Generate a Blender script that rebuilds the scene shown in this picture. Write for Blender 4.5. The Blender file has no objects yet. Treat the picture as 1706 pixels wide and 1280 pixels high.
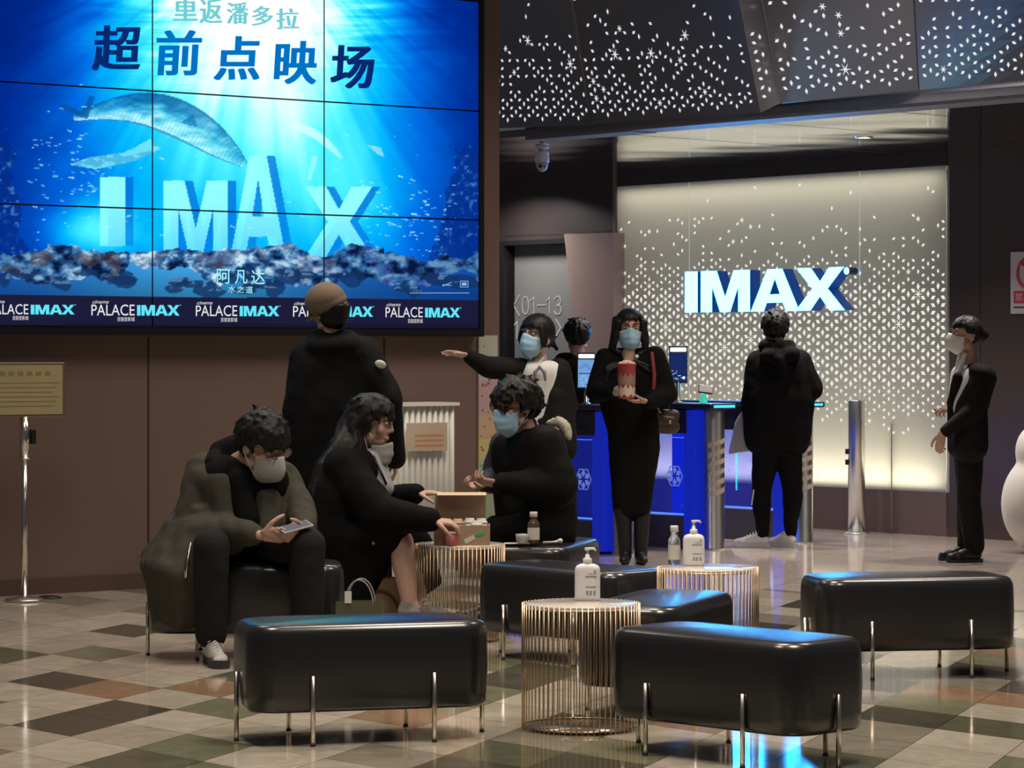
import bpy, bmesh, math, random
import numpy as np
from mathutils import Vector, Matrix, noise, Quaternion

# ------------------------------------------------------------------ camera
F, HOR, CX, CH = 4800.0, 591.0, 853.0, 1.35        # focal length in pixels, horizon row, centre column, eye height
scene = bpy.context.scene
COL = scene.collection
cam_data = bpy.data.cameras.new('camera')
cam_data.sensor_width = 36.0
cam_data.lens = F / 1706.0 * 36.0
cam_data.shift_y = -(640.0 - HOR) / 1706.0
cam_data.clip_end = 200
cam = bpy.data.objects.new('camera', cam_data)
COL.objects.link(cam)
cam.location = (0, 0, CH)
cam.rotation_euler = (math.pi / 2, 0, 0)
scene.camera = cam
cam_data.dof.use_dof = False

# ------------------------------------------------------------------ world, lamps, exposure
world = bpy.data.worlds.new('world')
scene.world = world
world.use_nodes = True
bg = world.node_tree.nodes['Background']
bg.inputs[0].default_value = (0.75, 0.74, 0.80, 1)
bg.inputs[1].default_value = 0.08
vs = scene.view_settings
vs.view_transform = 'Standard'
vs.look = 'None'
vs.exposure = 0.0
vs.gamma = 1.0
vs.use_curve_mapping = False


def area_lamp(name, loc, target, size, power, color, size_y=None, spread=None):
    d = bpy.data.lights.new(name, 'AREA')
    d.energy = power
    d.color = color
    d.shape = 'RECTANGLE' if size_y else 'DISK'
    d.size = size
    if size_y:
        d.size_y = size_y
    if spread:
        d.spread = spread
    o = bpy.data.objects.new(name, d)
    COL.objects.link(o)
    o.location = loc
    o.rotation_euler = (Vector(target) - Vector(loc)).to_track_quat('-Z', 'Y').to_euler()
    return o


# the lobby's ceiling downlights above the seats; one added to brighten the left wall
for lx, ly, pw in ((-1.3, 9.6, 38), (1.2, 9.0, 58), (0.2, 11.6, 44), (2.6, 12.6, 50), (-2.3, 13.4, 29), (-1.2, 15.2, 26), (0.4, 15.6, 28), (3.0, 16.4, 60), (1.5, 16.6, 32)):
    area_lamp('downlight', (lx, ly, 4.6), (lx, ly, 0), 1.1, pw, (1.0, 0.86, 0.72), spread=math.radians(110))

# ------------------------------------------------------------------ helpers
def P(x, y, Y):
    """photo column, photo row, distance -> point of the place"""
    return Vector(((x - CX) / F * Y, Y, CH - (y - HOR) / F * Y))


def FP(x, y):
    Y = F * CH / (y - HOR)
    return Vector(((x - CX) / F * Y, Y, 0))


MATS = {}


def mat(name, color=(0.5, 0.5, 0.5), rough=0.5, metal=0.0, emit=None, es=1.0, spec=0.5, coat=0.0, trans=0.0, ior=1.45,
        alpha=1.0, bump=None, vary=None):
    if name in MATS:
        return MATS[name]
    m = bpy.data.materials.new(name)
    m.use_nodes = True
    nt = m.node_tree
    b = nt.nodes['Principled BSDF']
    b.inputs['Base Color'].default_value = (*color, 1)
    b.inputs['Roughness'].default_value = rough
    b.inputs['Metallic'].default_value = metal
    b.inputs['Specular IOR Level'].default_value = spec
    b.inputs['Coat Weight'].default_value = coat
    b.inputs['Transmission Weight'].default_value = trans
    b.inputs['IOR'].default_value = ior
    b.inputs['Alpha'].default_value = alpha
    if emit:
        b.inputs['Emission Color'].default_value = (*emit, 1)
        b.inputs['Emission Strength'].default_value = es
    tc = None
    if vary or bump:
        tc = nt.nodes.new('ShaderNodeTexCoord')
    if vary:                                   # (scale, second colour)
        n = nt.nodes.new('ShaderNodeTexNoise')
        n.inputs['Scale'].default_value = vary[0]
        n.inputs['Detail'].default_value = 5
        nt.links.new(tc.outputs['Object'], n.inputs['Vector'])
        mx = nt.nodes.new('ShaderNodeMix')
        mx.data_type = 'RGBA'
        mx.inputs[6].default_value = (*color, 1)
        mx.inputs[7].default_value = (*vary[1], 1)
        nt.links.new(n.outputs['Fac'], mx.inputs[0])
        nt.links.new(mx.outputs[2], b.inputs['Base Color'])
    if bump:                                   # (scale, strength, distance)
        n = nt.nodes.new('ShaderNodeTexNoise')
        n.inputs['Scale'].default_value = bump[0]
        n.inputs['Detail'].default_value = 4
        nt.links.new(tc.outputs['Object'], n.inputs['Vector'])
        bp = nt.nodes.new('ShaderNodeBump')
        bp.inputs['Strength'].default_value = bump[1]
        bp.inputs['Distance'].default_value = bump[2]
        nt.links.new(n.outputs['Fac'], bp.inputs['Height'])
        nt.links.new(bp.outputs['Normal'], b.inputs['Normal'])
    MATS[name] = m
    return m


def emi(name, color, strength):
    if name in MATS:
        return MATS[name]
    m = bpy.data.materials.new(name)
    m.use_nodes = True
    nt = m.node_tree
    nt.nodes.clear()
    e = nt.nodes.new('ShaderNodeEmission')
    o = nt.nodes.new('ShaderNodeOutputMaterial')
    e.inputs[0].default_value = (*color, 1)
    e.inputs[1].default_value = strength
    nt.links.new(e.outputs[0], o.inputs[0])
    MATS[name] = m
    return m


def link(o, parent=None):
    COL.objects.link(o)
    if parent is not None:
        o.parent = parent
    return o


def tag(o, label=None, cat=None, group=None, kind=None):
    if label:
        o['label'] = label
    if cat:
        o['category'] = cat
    if group:
        o['group'] = group
    if kind:
        o['kind'] = kind
    return o


def empty(name, loc, label, cat, group=None, rz=0.0):
    o = bpy.data.objects.new(name, None)
    o.empty_display_size = 0.1
    COL.objects.link(o)
    o.location = loc
    o.rotation_euler = (0, 0, rz)
    tag(o, label, cat, group)
    return o


class MB:
    """collects geometry for ONE mesh object"""

    def __init__(self):
        self.bm = bmesh.new()
        self.mi = 0

    def face(self, pts, mi=None):
        vs_ = [self.bm.verts.new(p) for p in pts]
        f = self.bm.faces.new(vs_)
        f.material_index = self.mi if mi is None else mi
        return f

    def box(self, lo, hi, M=None, bevel=0.0, seg=2):
        lo, hi = Vector(lo), Vector(hi)
        r = bmesh.ops.create_cube(self.bm, size=1.0)
        vv = r['verts']
        s = hi - lo
        c = (hi + lo) / 2
        for v in vv:
            v.co = Vector((v.co.x * s.x, v.co.y * s.y, v.co.z * s.z)) + c
        fs = set(f for v in vv for f in v.link_faces)
        for f in fs:
            f.material_index = self.mi
        if bevel > 0:
            es = list(set(e for f in fs for e in f.edges))
            rr = bmesh.ops.bevel(self.bm, geom=es, offset=bevel, segments=seg, affect='EDGES', profile=0.5, material=-1)
            vv = list(set(v for f in rr['faces'] for v in f.verts) | set(v for v in vv if v.is_valid))
            seen = set(vv)
            stack = list(vv)
            while stack:
                v = stack.pop()
                for e in v.link_edges:
                    w = e.other_vert(v)
                    if w not in seen:
                        seen.add(w)
                        stack.append(w)
            vv = list(seen)
        if M is not None:
            for v in vv:
                v.co = M @ v.co
        return vv

    def tube(self, pts, radii, seg=10, cap=True, flat=1.0):
        pts = [Vector(p) for p in pts]
        if not hasattr(radii, '__len__'):
            radii = [radii] * len(pts)
        rings = []
        ref = None
        for i, p in enumerate(pts):
            if i == 0:
                d = pts[1] - pts[0]
            elif i == len(pts) - 1:
                d = pts[-1] - pts[-2]
            else:
                d = (pts[i + 1] - pts[i]).normalized() + (pts[i] - pts[i - 1]).normalized()
            d = d.normalized() if d.length > 1e-9 else Vector((0, 0, 1))
            if ref is None:
                ref = Vector((1, 0, 0)) if abs(d.x) < 0.9 else Vector((0, 1, 0))
            a = (ref - d * ref.dot(d)).normalized()
            ref = a
            b = d.cross(a)
            r = radii[i]
            rings.append([self.bm.verts.new(p + (a * math.cos(t) + b * math.sin(t) * flat) * r)
                          for t in [2 * math.pi * k / seg for k in range(seg)]])
        for r0, r1 in zip(rings, rings[1:]):
            for k in range(seg):
                f = self.bm.faces.new((r0[k], r0[(k + 1) % seg], r1[(k + 1) % seg], r1[k]))
                f.material_index = self.mi
                f.smooth = True
        if cap:
            f = self.bm.faces.new(rings[0][::-1]); f.material_index = self.mi
            f = self.bm.faces.new(rings[-1]); f.material_index = self.mi

    def lathe(self, prof, seg=32, center=(0, 0, 0), sx=1.0, sy=1.0, cap=True):
        """profile of (radius, height)"""
        c = Vector(center)
        rings = []
        for r, z in prof:
            rings.append([self.bm.verts.new(c + Vector((r * sx * math.cos(2 * math.pi * k / seg), r * sy * math.sin(2 * math.pi * k / seg), z)))
                          for k in range(seg)])
        for r0, r1 in zip(rings, rings[1:]):
            for k in range(seg):
                f = self.bm.faces.new((r0[k], r0[(k + 1) % seg], r1[(k + 1) % seg], r1[k]))
                f.material_index = self.mi
                f.smooth = True
        if cap:
            if prof[0][0] > 1e-5:
                f = self.bm.faces.new(rings[0][::-1]); f.material_index = self.mi
            if prof[-1][0] > 1e-5:
                f = self.bm.faces.new(rings[-1]); f.material_index = self.mi

    def prism(self, poly, depth, M=None, mi_side=None):
        """polygon in local xz extruded along local y from 0 to depth"""
        n = len(poly)
        a = [self.bm.verts.new((x, 0, z)) for x, z in poly]
        b = [self.bm.verts.new((x, depth, z)) for x, z in poly]
        f = self.bm.faces.new(a); f.material_index = self.mi
        f2 = self.bm.faces.new(b[::-1]); f2.material_index = self.mi if mi_side is None else mi_side
        for k in range(n):
            q = self.bm.faces.new((a[(k + 1) % n], a[k], b[k], b[(k + 1) % n]))
            q.material_index = self.mi if mi_side is None else mi_side
        if M is not None:
            for v in a + b:
                v.co = M @ v.co

    def ell(self, c, r, M=None, seg=14, rings=9):
        rr = bmesh.ops.create_uvsphere(self.bm, u_segments=seg, v_segments=rings, radius=1.0)
        c = Vector(c)
        for v in rr['verts']:
            q = Vector((v.co.x * r[0], v.co.y * r[1], v.co.z * r[2]))
            v.co = (M @ q if M is not None else q) + c
        for f in set(f for v in rr['verts'] for f in v.link_faces):
            f.material_index = self.mi
            f.smooth = True

    def capsule(self, p0, r0, p1, r1, seg=12):
        p0, p1 = Vector(p0), Vector(p1)
        d = p1 - p0
        if d.length < 1e-6:
            d = Vector((0, 0, 1e-4))
            p1 = p0 + d
        d.normalize()
        pts, rad = [], []
        for k in range(4):
            t = math.pi / 2 * (1 - k / 4)
            pts.append(p0 - d * r0 * math.sin(t)); rad.append(max(r0 * math.cos(t), r0 * 0.05))
        pts.append(p0); rad.append(r0)
        pts.append(p1); rad.append(r1)
        for k in range(1, 5):
            t = math.pi / 2 * k / 4
            pts.append(p1 + d * r1 * math.sin(t)); rad.append(max(r1 * math.cos(t), r1 * 0.05))
        self.tube(pts, rad, seg)

    def chain(self, pts, radii, seg=12):
        for a, b, ra, rb in zip(pts, pts[1:], radii, radii[1:]):
            self.capsule(a, ra, b, rb, seg)

    def build(self, name, m, parent=None, smooth=False, M=None, fix=True):
        if fix:
            bmesh.ops.recalc_face_normals(self.bm, faces=self.bm.faces)
        me = bpy.data.meshes.new(name)
        if M is not None:
            self.bm.transform(M)
        if smooth:
            for f in self.bm.faces:
                f.smooth = True
        self.bm.to_mesh(me)
        self.bm.free()
        for q in (m if isinstance(m, (list, tuple)) else [m]):
            me.materials.append(q)
        o = bpy.data.objects.new(name, me)
        return link(o, parent)

    def organic(self, name, m, parent=None, voxel=0.01, it=6, wob=0.0, freq=9.0, fac=0.5):
        """one continuous surface grown over everything collected"""
        me = bpy.data.meshes.new(name + '_src')
        bmesh.ops.recalc_face_normals(self.bm, faces=self.bm.faces)
        self.bm.to_mesh(me)
        self.bm.free()
        o = bpy.data.objects.new(name, me)
        COL.objects.link(o)
        r = o.modifiers.new('r', 'REMESH')
        r.mode = 'VOXEL'
        r.voxel_size = voxel
        if it:
            s = o.modifiers.new('s', 'SMOOTH')
            s.factor = fac
            s.iterations = it
        dg = bpy.context.evaluated_depsgraph_get()
        dg.update()
        nm = bpy.data.meshes.new_from_object(o.evaluated_get(dg))
        o.modifiers.clear()
        o.data = nm
        bpy.data.meshes.remove(me)
        nm.name = name
        nv = len(nm.vertices)
        if wob > 0:
            co = np.empty(nv * 3, np.float32)
            nm.vertices.foreach_get('co', co)
            no = np.empty(nv * 3, np.float32)
            nm.vertex_normals.foreach_get('vector', no)
            co = co.reshape(-1, 3)
            no = no.reshape(-1, 3)
            d = np.array([noise.noise(Vector((c[0] * freq, c[1] * freq, c[2] * freq * 0.75))) +
                          0.5 * noise.noise(Vector((c[0] * freq * 2.3 + 5, c[1] * freq * 2.3, c[2] * freq * 1.6))) for c in co], np.float32)
            co = co + no * (d * wob)[:, None]
            nm.vertices.foreach_set('co', co.ravel())
        nm.polygons.foreach_set('use_smooth', np.ones(len(nm.polygons), bool))
        nm.materials.clear()
        nm.materials.append(m)
        nm.update()
        if parent is not None:
            o.parent = parent
        return o


def copy_tree(o, parent=None):
    c = o.copy()
    COL.objects.link(c)
    if parent is not None:
        c.parent = parent
    for ch in [q for q in bpy.data.objects if q.parent == o]:
        copy_tree(ch, c)
    return c


def lerp(a, b, t):
    return Vector(a) * (1 - t) + Vector(b) * t


def text_mesh(s, offset=0.0, shear=0.0):
    """outline of a word as (verts, faces), baseline at 0, em about 1"""
    c = bpy.data.curves.new('word', 'FONT')
    c.body = s
    c.offset = offset
    c.shear = shear
    c.resolution_u = 4
    ob = bpy.data.objects.new('word', c)
    COL.objects.link(ob)
    dg = bpy.context.evaluated_depsgraph_get()
    dg.update()
    me = bpy.data.meshes.new_from_object(ob.evaluated_get(dg))
    v = [w.co.copy() for w in me.vertices]
    f = [tuple(p.vertices) for p in me.polygons]
    bpy.data.objects.remove(ob)
    bpy.data.meshes.remove(me)
    return v, f


def word(mb, s, to3d, u0, u1, v0, v1, offset=0.0, shear=0.0, slant=0.0):
    """lay a word into the rectangle u0..u1 x v0..v1 of a surface; to3d maps (u, v)"""
    v, f = text_mesh(s, offset, shear)
    xs = [q.x for q in v]
    ys = [q.y for q in v]
    ax, bx, ay, by = min(xs), max(xs), min(ys), max(ys)
    vs_ = []
    for q in v:
        a = (q.x - ax) / (bx - ax)
        b = (q.y - ay) / (by - ay)
        vs_.append(mb.bm.verts.new(to3d(u0 + a * (u1 - u0) + slant * b * (v1 - v0), v0 + b * (v1 - v0))))
    for p in f:
        try:
            q = mb.bm.faces.new([vs_[i] for i in p])
            q.material_index = mb.mi
        except ValueError:
            pass


# heavy sign letters as outlines on a unit-high grid
LET = {
    'I': (0.30, [[(0, 0), (0.30, 0), (0.30, 1), (0, 1)]]),
    'M': (1.16, [[(0, 0), (0.27, 0), (0.27, 0.62), (0.46, 0), (0.70, 0), (0.89, 0.62), (0.89, 0), (1.16, 0), (1.16, 1), (0.78, 1), (0.58, 0.36), (0.38, 1), (0, 1)]]),
    'A': (1.10, [[(0, 0), (0.30, 0), (0.36, 0.20), (0.74, 0.20), (0.80, 0), (1.10, 0), (0.72, 1), (0.38, 1)],
                 [(0.43, 0.40), (0.67, 0.40), (0.55, 0.78)]]),
    'X': (1.08, [[(0, 0), (0.33, 0), (0.54, 0.33), (0.75, 0), (1.08, 0), (0.71, 0.51), (1.06, 1), (0.74, 1), (0.54, 0.68), (0.34, 1), (0.02, 1), (0.37, 0.51)]]),
}


def letter_polys(ch):
    """simple polygons (no holes) covering the letter"""
    w, pl = LET[ch]
    if ch == 'A':
        # split into left leg, right leg and crossbar
        return w, [[(0, 0), (0.30, 0), (0.43, 0.40), (0.55, 0.78), (0.55, 1), (0.38, 1)],
                   [(0.80, 0), (1.10, 0), (0.72, 1), (0.55, 1), (0.55, 0.78), (0.67, 0.40)],
                   [(0.36, 0.20), (0.74, 0.20), (0.67, 0.40), (0.43, 0.40)]]
    return w, pl


IMAX_POS = {'I': 0.0, 'M': 0.38, 'A': 1.56, 'X': 2.58}
IMAX_W = 3.66
# ------------------------------------------------------------------ the two wall planes
VA, VD, VN = Vector((-2.858, 16.08, 0)), Vector((.8025, .5966, 0)), Vector((.5966, -.8025, 0))     # screen wall
IA, ID, IN = Vector((.904, 24.11, 0)), Vector((.6515, -.7587, 0)), Vector((-.7587, -.6515, 0))     # back wall


def plane_st(A, D, x, y, off=0.0, N=None):
    """photo point -> (distance along the wall, height) on a vertical plane"""
    A = A + (N * off if N is not None else Vector((0, 0, 0)))
    k = (x - CX) / F
    t = (k * A.y - A.x) / (D.x - k * D.y)
    Y = A.y + t * D.y
    return t, CH - (y - HOR) / F * Y


def V3(s, z, off=0.0):
    q = VA + VD * s + VN * off
    return Vector((q.x, q.y, z))


def I3(s, z, off=0.0):
    q = IA + ID * s + IN * off
    return Vector((q.x, q.y, z))


def slab(mb, f3, s0, s1, z0, z1, o0, o1):
    c = [f3(s, z, o) for o in (o0, o1) for s in (s0, s1) for z in (z0, z1)]
    v = [mb.bm.verts.new(p) for p in c]
    for q in ((0, 1, 3, 2), (4, 6, 7, 5), (0, 4, 5, 1), (2, 3, 7, 6), (0, 2, 6, 4), (1, 5, 7, 3)):
        f = mb.bm.faces.new([v[i] for i in q])
        f.material_index = mb.mi


# ------------------------------------------------------------------ materials of the setting
def floor_material():
    m = bpy.data.materials.new('marble_tiles')
    m.use_nodes = True
    nt = m.node_tree
    N, L = nt.nodes, nt.links
    b = N['Principled BSDF']
    tc = N.new('ShaderNodeTexCoord')
    sep = N.new('ShaderNodeSeparateXYZ')
    L.new(tc.outputs['Object'], sep.inputs[0])

    def mth(op, a, bb=None, c=None):
        n = N.new('ShaderNodeMath')
        n.operation = op
        for i, q in enumerate((a, bb, c)):
            if q is None:
                continue
            if isinstance(q, (int, float)):
                n.inputs[i].default_value = q
            else:
                L.new(q, n.inputs[i])
        return n.outputs[0]

    E = 0.41
    e1 = Vector((-math.sin(math.radians(19.5)), -math.cos(math.radians(19.5)))) * E
    e2 = Vector((math.sin(math.radians(40.5)), -math.cos(math.radians(40.5)))) * E
    det = e1.x * e2.y - e1.y * e2.x
    A = mth('ADD', mth('MULTIPLY', sep.outputs[0], e2.y / det), mth('MULTIPLY', sep.outputs[1], -e2.x / det))
    B = mth('ADD', mth('MULTIPLY', sep.outputs[0], -e1.y / det), mth('MULTIPLY', sep.outputs[1], e1.x / det))
    A = mth('ADD', A, 0.28)
    B = mth('ADD', B, 0.71)
    fa, fb = mth('FLOOR', A), mth('FLOOR', B)
    comb = N.new('ShaderNodeCombineXYZ')
    L.new(fa, comb.inputs[0])
    L.new(fb, comb.inputs[1])
    wn = N.new('ShaderNodeTexWhiteNoise')
    wn.noise_dimensions = '2D'
    L.new(comb.outputs[0], wn.inputs['Vector'])
    ramp = N.new('ShaderNodeValToRGB')
    ramp.color_ramp.interpolation = 'CONSTANT'
    els = ramp.color_ramp.elements
    cols = [(0.0, (.47, .425, .34)), (.22, (.41, .37, .295)), (.40, (.52, .47, .385)), (.56, (.115, .115, .072)), (.68, (.20, .205, .13)),
            (.80, (.30, .19, .115)), (.87, (.27, .245, .19)), (.94, (.08, .075, .055))]
    els[0].position, els[0].color = cols[0][0], (*cols[0][1], 1)
    els[1].position, els[1].color = cols[1][0], (*cols[1][1], 1)
    for p, c in cols[2:]:
        e = els.new(p)
        e.color = (*c, 1)
    L.new(wn.outputs['Value'], ramp.inputs[0])
    # plainer cream field towards the back wall and in front of the seats
    nz = N.new('ShaderNodeTexNoise')
    nz.inputs['Scale'].default_value = 7
    nz.inputs['Detail'].default_value = 8
    nz.inputs['Distortion'].default_value = 1.6
    L.new(tc.outputs['Object'], nz.inputs['Vector'])
    vein = N.new('ShaderNodeMapRange')
    vein.inputs[1].default_value, vein.inputs[2].default_value = 0.3, 0.7
    vein.inputs[3].default_value, vein.inputs[4].default_value = 0.82, 1.12
    L.new(nz.outputs['Fac'], vein.inputs[0])
    gr = mth('MINIMUM', mth('MINIMUM', mth('FRACT', A), mth('SUBTRACT', 1.0, mth('FRACT', A))),
             mth('MINIMUM', mth('FRACT', B), mth('SUBTRACT', 1.0, mth('FRACT', B))))
    g = mth('GREATER_THAN', gr, 0.006)
    far = mth('GREATER_THAN', mth('ADD', sep.outputs[1], mth('MULTIPLY', sep.outputs[0], 1.15)), 18.3)
    near = mth('LESS_THAN', fa, -17.5)
    mx = N.new('ShaderNodeMix')
    mx.data_type = 'RGBA'
    mx.inputs[7].default_value = (.55, .47, .42, 1)
    L.new(mth('MULTIPLY', far, 0.85), mx.inputs[0])
    L.new(ramp.outputs[0], mx.inputs[6])
    mul = N.new('ShaderNodeMix')
    mul.data_type = 'RGBA'
    mul.blend_type = 'MULTIPLY'
    mul.inputs[0].default_value = 1
    L.new(mx.outputs[2], mul.inputs[6])
    cmb = N.new('ShaderNodeCombineColor')
    val = mth('MULTIPLY', vein.outputs[0], mth('ADD', mth('MULTIPLY', g, 0.7), 0.3))
    for i in range(3):
        L.new(val, cmb.inputs[i])
    L.new(cmb.outputs[0], mul.inputs[7])
    L.new(mul.outputs[2], b.inputs['Base Color'])
    b.inputs['Roughness'].default_value = 0.085
    b.inputs['Specular IOR Level'].default_value = 0.5
    return m


M_FLOOR = floor_material()
M_WALL = mat('brown_panel', (.165, .110, .094), 0.42, spec=0.35, bump=(3, .05, .01))
M_WALLR = mat('dark_brown_panel', (.060, .048, .046), 0.22, spec=0.6)
M_DARK = mat('near_black', (.012, .012, .013), 0.4)
M_GAP = mat('shadow_gap', (.02, .018, .018), 0.7)
M_STEEL = mat('brushed_steel', (.70, .69, .67), 0.30, 1.0)
M_CHROME = mat('bright_steel', (.75, .72, .68), 0.18, 1.0)

# ------------------------------------------------------------------ floor
mb = MB()
mb.box((-6, 8.0, -0.1), (8, 30, 0))
tag(mb.build('floor', M_FLOOR), kind='structure')

# ------------------------------------------------------------------ screen wall (left)
S_END = plane_st(VA, VD, 832, 900)[0]
mb = MB()
slab(mb, V3, -1.2, S_END, 0, 4.9, -0.35, 0.0)
mb.mi = 1
for xg in (247, 640):                                    # upright panel joints
    s, _ = plane_st(VA, VD, xg, 800)
    slab(mb, V3, s - 0.006, s + 0.006, 0.12, 1.45, -0.01, 0.0015)
w = mb.build('wall_left', [M_WALL, M_GAP])
tag(w, kind='structure')
mb = MB()
slab(mb, V3, -1.2, S_END, 0, 0.09, 0.0, 0.012)
tag(mb.build('baseboard_left', mat('dark_skirting', (.10, .062, .050), .35)), kind='structure')

# ------------------------------------------------------------------ back wall with the corridor mouth
s838, _ = plane_st(IA, ID, 820, 600)
sL, zT = plane_st(IA, ID, 843, 404)
sR, _ = plane_st(IA, ID, 1028, 404)
s1033, _ = plane_st(IA, ID, 1033, 600)
s1580, _ = plane_st(IA, ID, 1581, 600)
mb = MB()
slab(mb, I3, s838 - 3.0, sL, 0, 3.2, -0.3, 0.0)
slab(mb, I3, sL, sR, zT, 3.2, -0.3, 0.0)
mb.mi = 1
slab(mb, I3, sL, sR, zT + 0.05, zT + .065, -0.01, 0.004)
tag(mb.build('wall_back', [mat('dark_bulkhead', (.040, .030, .030), .4), M_GAP]), kind='structure')
# grey number wall inside the corridor
mb = MB()
slab(mb, I3, sL, sR, 0, zT, -0.25, -0.10)
tag(mb.build('wall_corridor', mat('grey_plaster', (.20, .20, .195), .6)), kind='structure')
area_lamp('corridor_fill', I3(.5 * (sL + sR) - .3, 2.8, .55), I3(.5 * (sL + sR) - .3, 0, .35), 0.35, 22, (1, .95, .9), spread=math.radians(150))  # added lamp without a fixture, brightens the grey number wall
mb = MB()                                                 # dark door frame on the left of the mouth
slab(mb, I3, sL - .10, sL + .0, 0, zT, -0.1, 0.03)
slab(mb, I3, sL - .10, sR, zT - .03, zT + .01, -0.1, 0.025)
tag(mb.build('trim_1', M_DARK), kind='structure')
mb = MB()                                                 # pale upright at the left of the glowing wall
slab(mb, I3, sR, s1033, 0, 2.86, -0.1, 0.05)
tag(mb.build('trim_2', mat('bronze_trim', (.22, .17, .15), .35, .3)), kind='structure')

# white numbers on the grey corridor wall
mb = MB()
T, Z = plane_st, None


def c3(u, v):
    return I3(u, v, -0.097)


CA = IA + IN * -0.1
GL = {'<': [[(1, 0), (0, .5), (1, 1)]], '>': [[(0, 0), (1, .5), (0, 1)]], '-': [[(0, .5), (1, .5)]],
      '1': [[(0, .76), (.75, 1), (.75, 0)]], '4': [[(.75, 0), (.75, 1), (0, .3), (1, .3)]],
      '0': [[(.5 + .5 * math.sin(t), .5 + .5 * math.cos(t)) for t in [k * math.pi / 8 for k in range(17)]]],
      '3': [[(.05, .85), (.3, 1), (.7, 1), (.95, .8), (.85, .58), (.4, .52), (.9, .44), (1, .2), (.75, .0), (.3, 0), (0, .16)]],
      '2': [[(.0, .75), (.2, .97), (.6, 1), (.95, .8), (.85, .5), (0, 0), (1, 0)]]}
for s_, x0, x1, y0, y1 in (('<', 856.5, 866, 526, 492), ('0', 870.5, 881.5, 523.5, 494), ('1', 885, 892, 522, 495), ('-', 896, 909, 511, 506),
                           ('1', 911, 918, 522, 495), ('3', 924, 935.5, 523.5, 494),
                           ('1', 857, 864, 564, 536), ('4', 869, 881, 564, 536), ('-', 885, 898, 552, 547), ('2', 901, 911, 564, 536), ('3', 914, 924, 565, 535), ('>', 927, 935, 560, 532)):
    u0, v0 = plane_st(CA, ID, x0, y0)
    u1, v1 = plane_st(CA, ID, x1, y1)
    for st in GL[s_]:
        pts = [I3(u0 + a_ * (u1 - u0), v0 + b__ * (v1 - v0), -.094) for a_, b__ in st]
        for p0, p1 in zip(pts, pts[1:]):
            d_ = (p1 - p0).normalized()
            nn = IN.cross(d_) * .0058
            p0_, p1_ = p0 - d_ * .004, p1 + d_ * .004
            mb.face([p0_ - nn, p1_ - nn, p1_ + nn, p0_ + nn])
nm = mb.build('hall_number_sign', emi('lit_white_letters', (.85, .84, .80), .5))
tag(nm, 'pale arrow and hall numbers on the grey wall behind the pointing usher', 'sign')

# slanted decorative fin between corridor and glowing wall
mb = MB()
pts = [(944, 390), (1022, 388), (1022, 780), (985, 790)]
fr = [I3(*plane_st(IA, ID, x, y, 0.16, IN), 0.16) for x, y in pts]
bk = [p - IN * 0.45 + ID * (-0.02) for p in fr]
fr[0] += IN * 0.03
fv = [mb.bm.verts.new(p) for p in fr]
bv = [mb.bm.verts.new(p) for p in bk]
mb.bm.faces.new(fv)
mb.bm.faces.new(bv[::-1])
for k in range(4):
    f = mb.bm.faces.new((fv[k], bv[k], bv[(k + 1) % 4], fv[(k + 1) % 4]))
    f.material_index = 1 if k == 3 else 0
fin = mb.build('wall_fin', [mat('satin_brown_metal', (.52, .37, .33), .30, .15), M_DARK])
tag(fin, 'slanted satin brown wall panel left of the glowing patterned wall', 'wall panel')

# ------------------------------------------------------------------ right wall
mb = MB()
slab(mb, I3, s1580, s1580 + 3.5, 0, 3.2, -0.4, 0.02)
mb.mi = 1
sg, _ = plane_st(IA, ID, 1636, 700)
slab(mb, I3, sg - .005, sg + .005, 0, 3.0, 0.0, 0.0225)
tag(mb.build('wall_right', [M_WALLR, M_GAP]), kind='structure')
mb = MB()
slab(mb, I3, s1580, s1580 + 3.5, 0, .07, 0.02, 0.03)
tag(mb.build('baseboard_right', mat('dark_skirting_right', (.07, .045, .04), .35)), kind='structure')

# ------------------------------------------------------------------ mirror ceiling in front of the glowing wall
ZC = 2.862
m = bpy.data.materials.new('mirror_metal')
m.use_nodes = True
nt = m.node_tree
b = nt.nodes['Principled BSDF']
b.inputs['Base Color'].default_value = (.80, .80, .84, 1)
b.inputs['Metallic'].default_value = 1
b.inputs['Roughness'].default_value = .07
tc = nt.nodes.new('ShaderNodeTexCoord')
nz = nt.nodes.new('ShaderNodeTexNoise')
nz.inputs['Scale'].default_value = 0.9
nz.inputs['Detail'].default_value = 1
bp = nt.nodes.new('ShaderNodeBump')
bp.inputs['Strength'].default_value = .35
bp.inputs['Distance'].default_value = .05
nt.links.new(tc.outputs['Object'], nz.inputs['Vector'])
nt.links.new(nz.outputs['Fac'], bp.inputs['Height'])
nt.links.new(bp.outputs['Normal'], b.inputs['Normal'])
M_MIRROR = m
CA0 = Vector((.710, 19.25, 0))                         # front edge of the ceiling
CD = Vector((.664, -.7475, 0))
CN = Vector((-.7475, -.664, 0))


def C3(s, z, off=0.0):
    q = CA0 + CD * s + CN * off
    return Vector((q.x, q.y, z))


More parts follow.
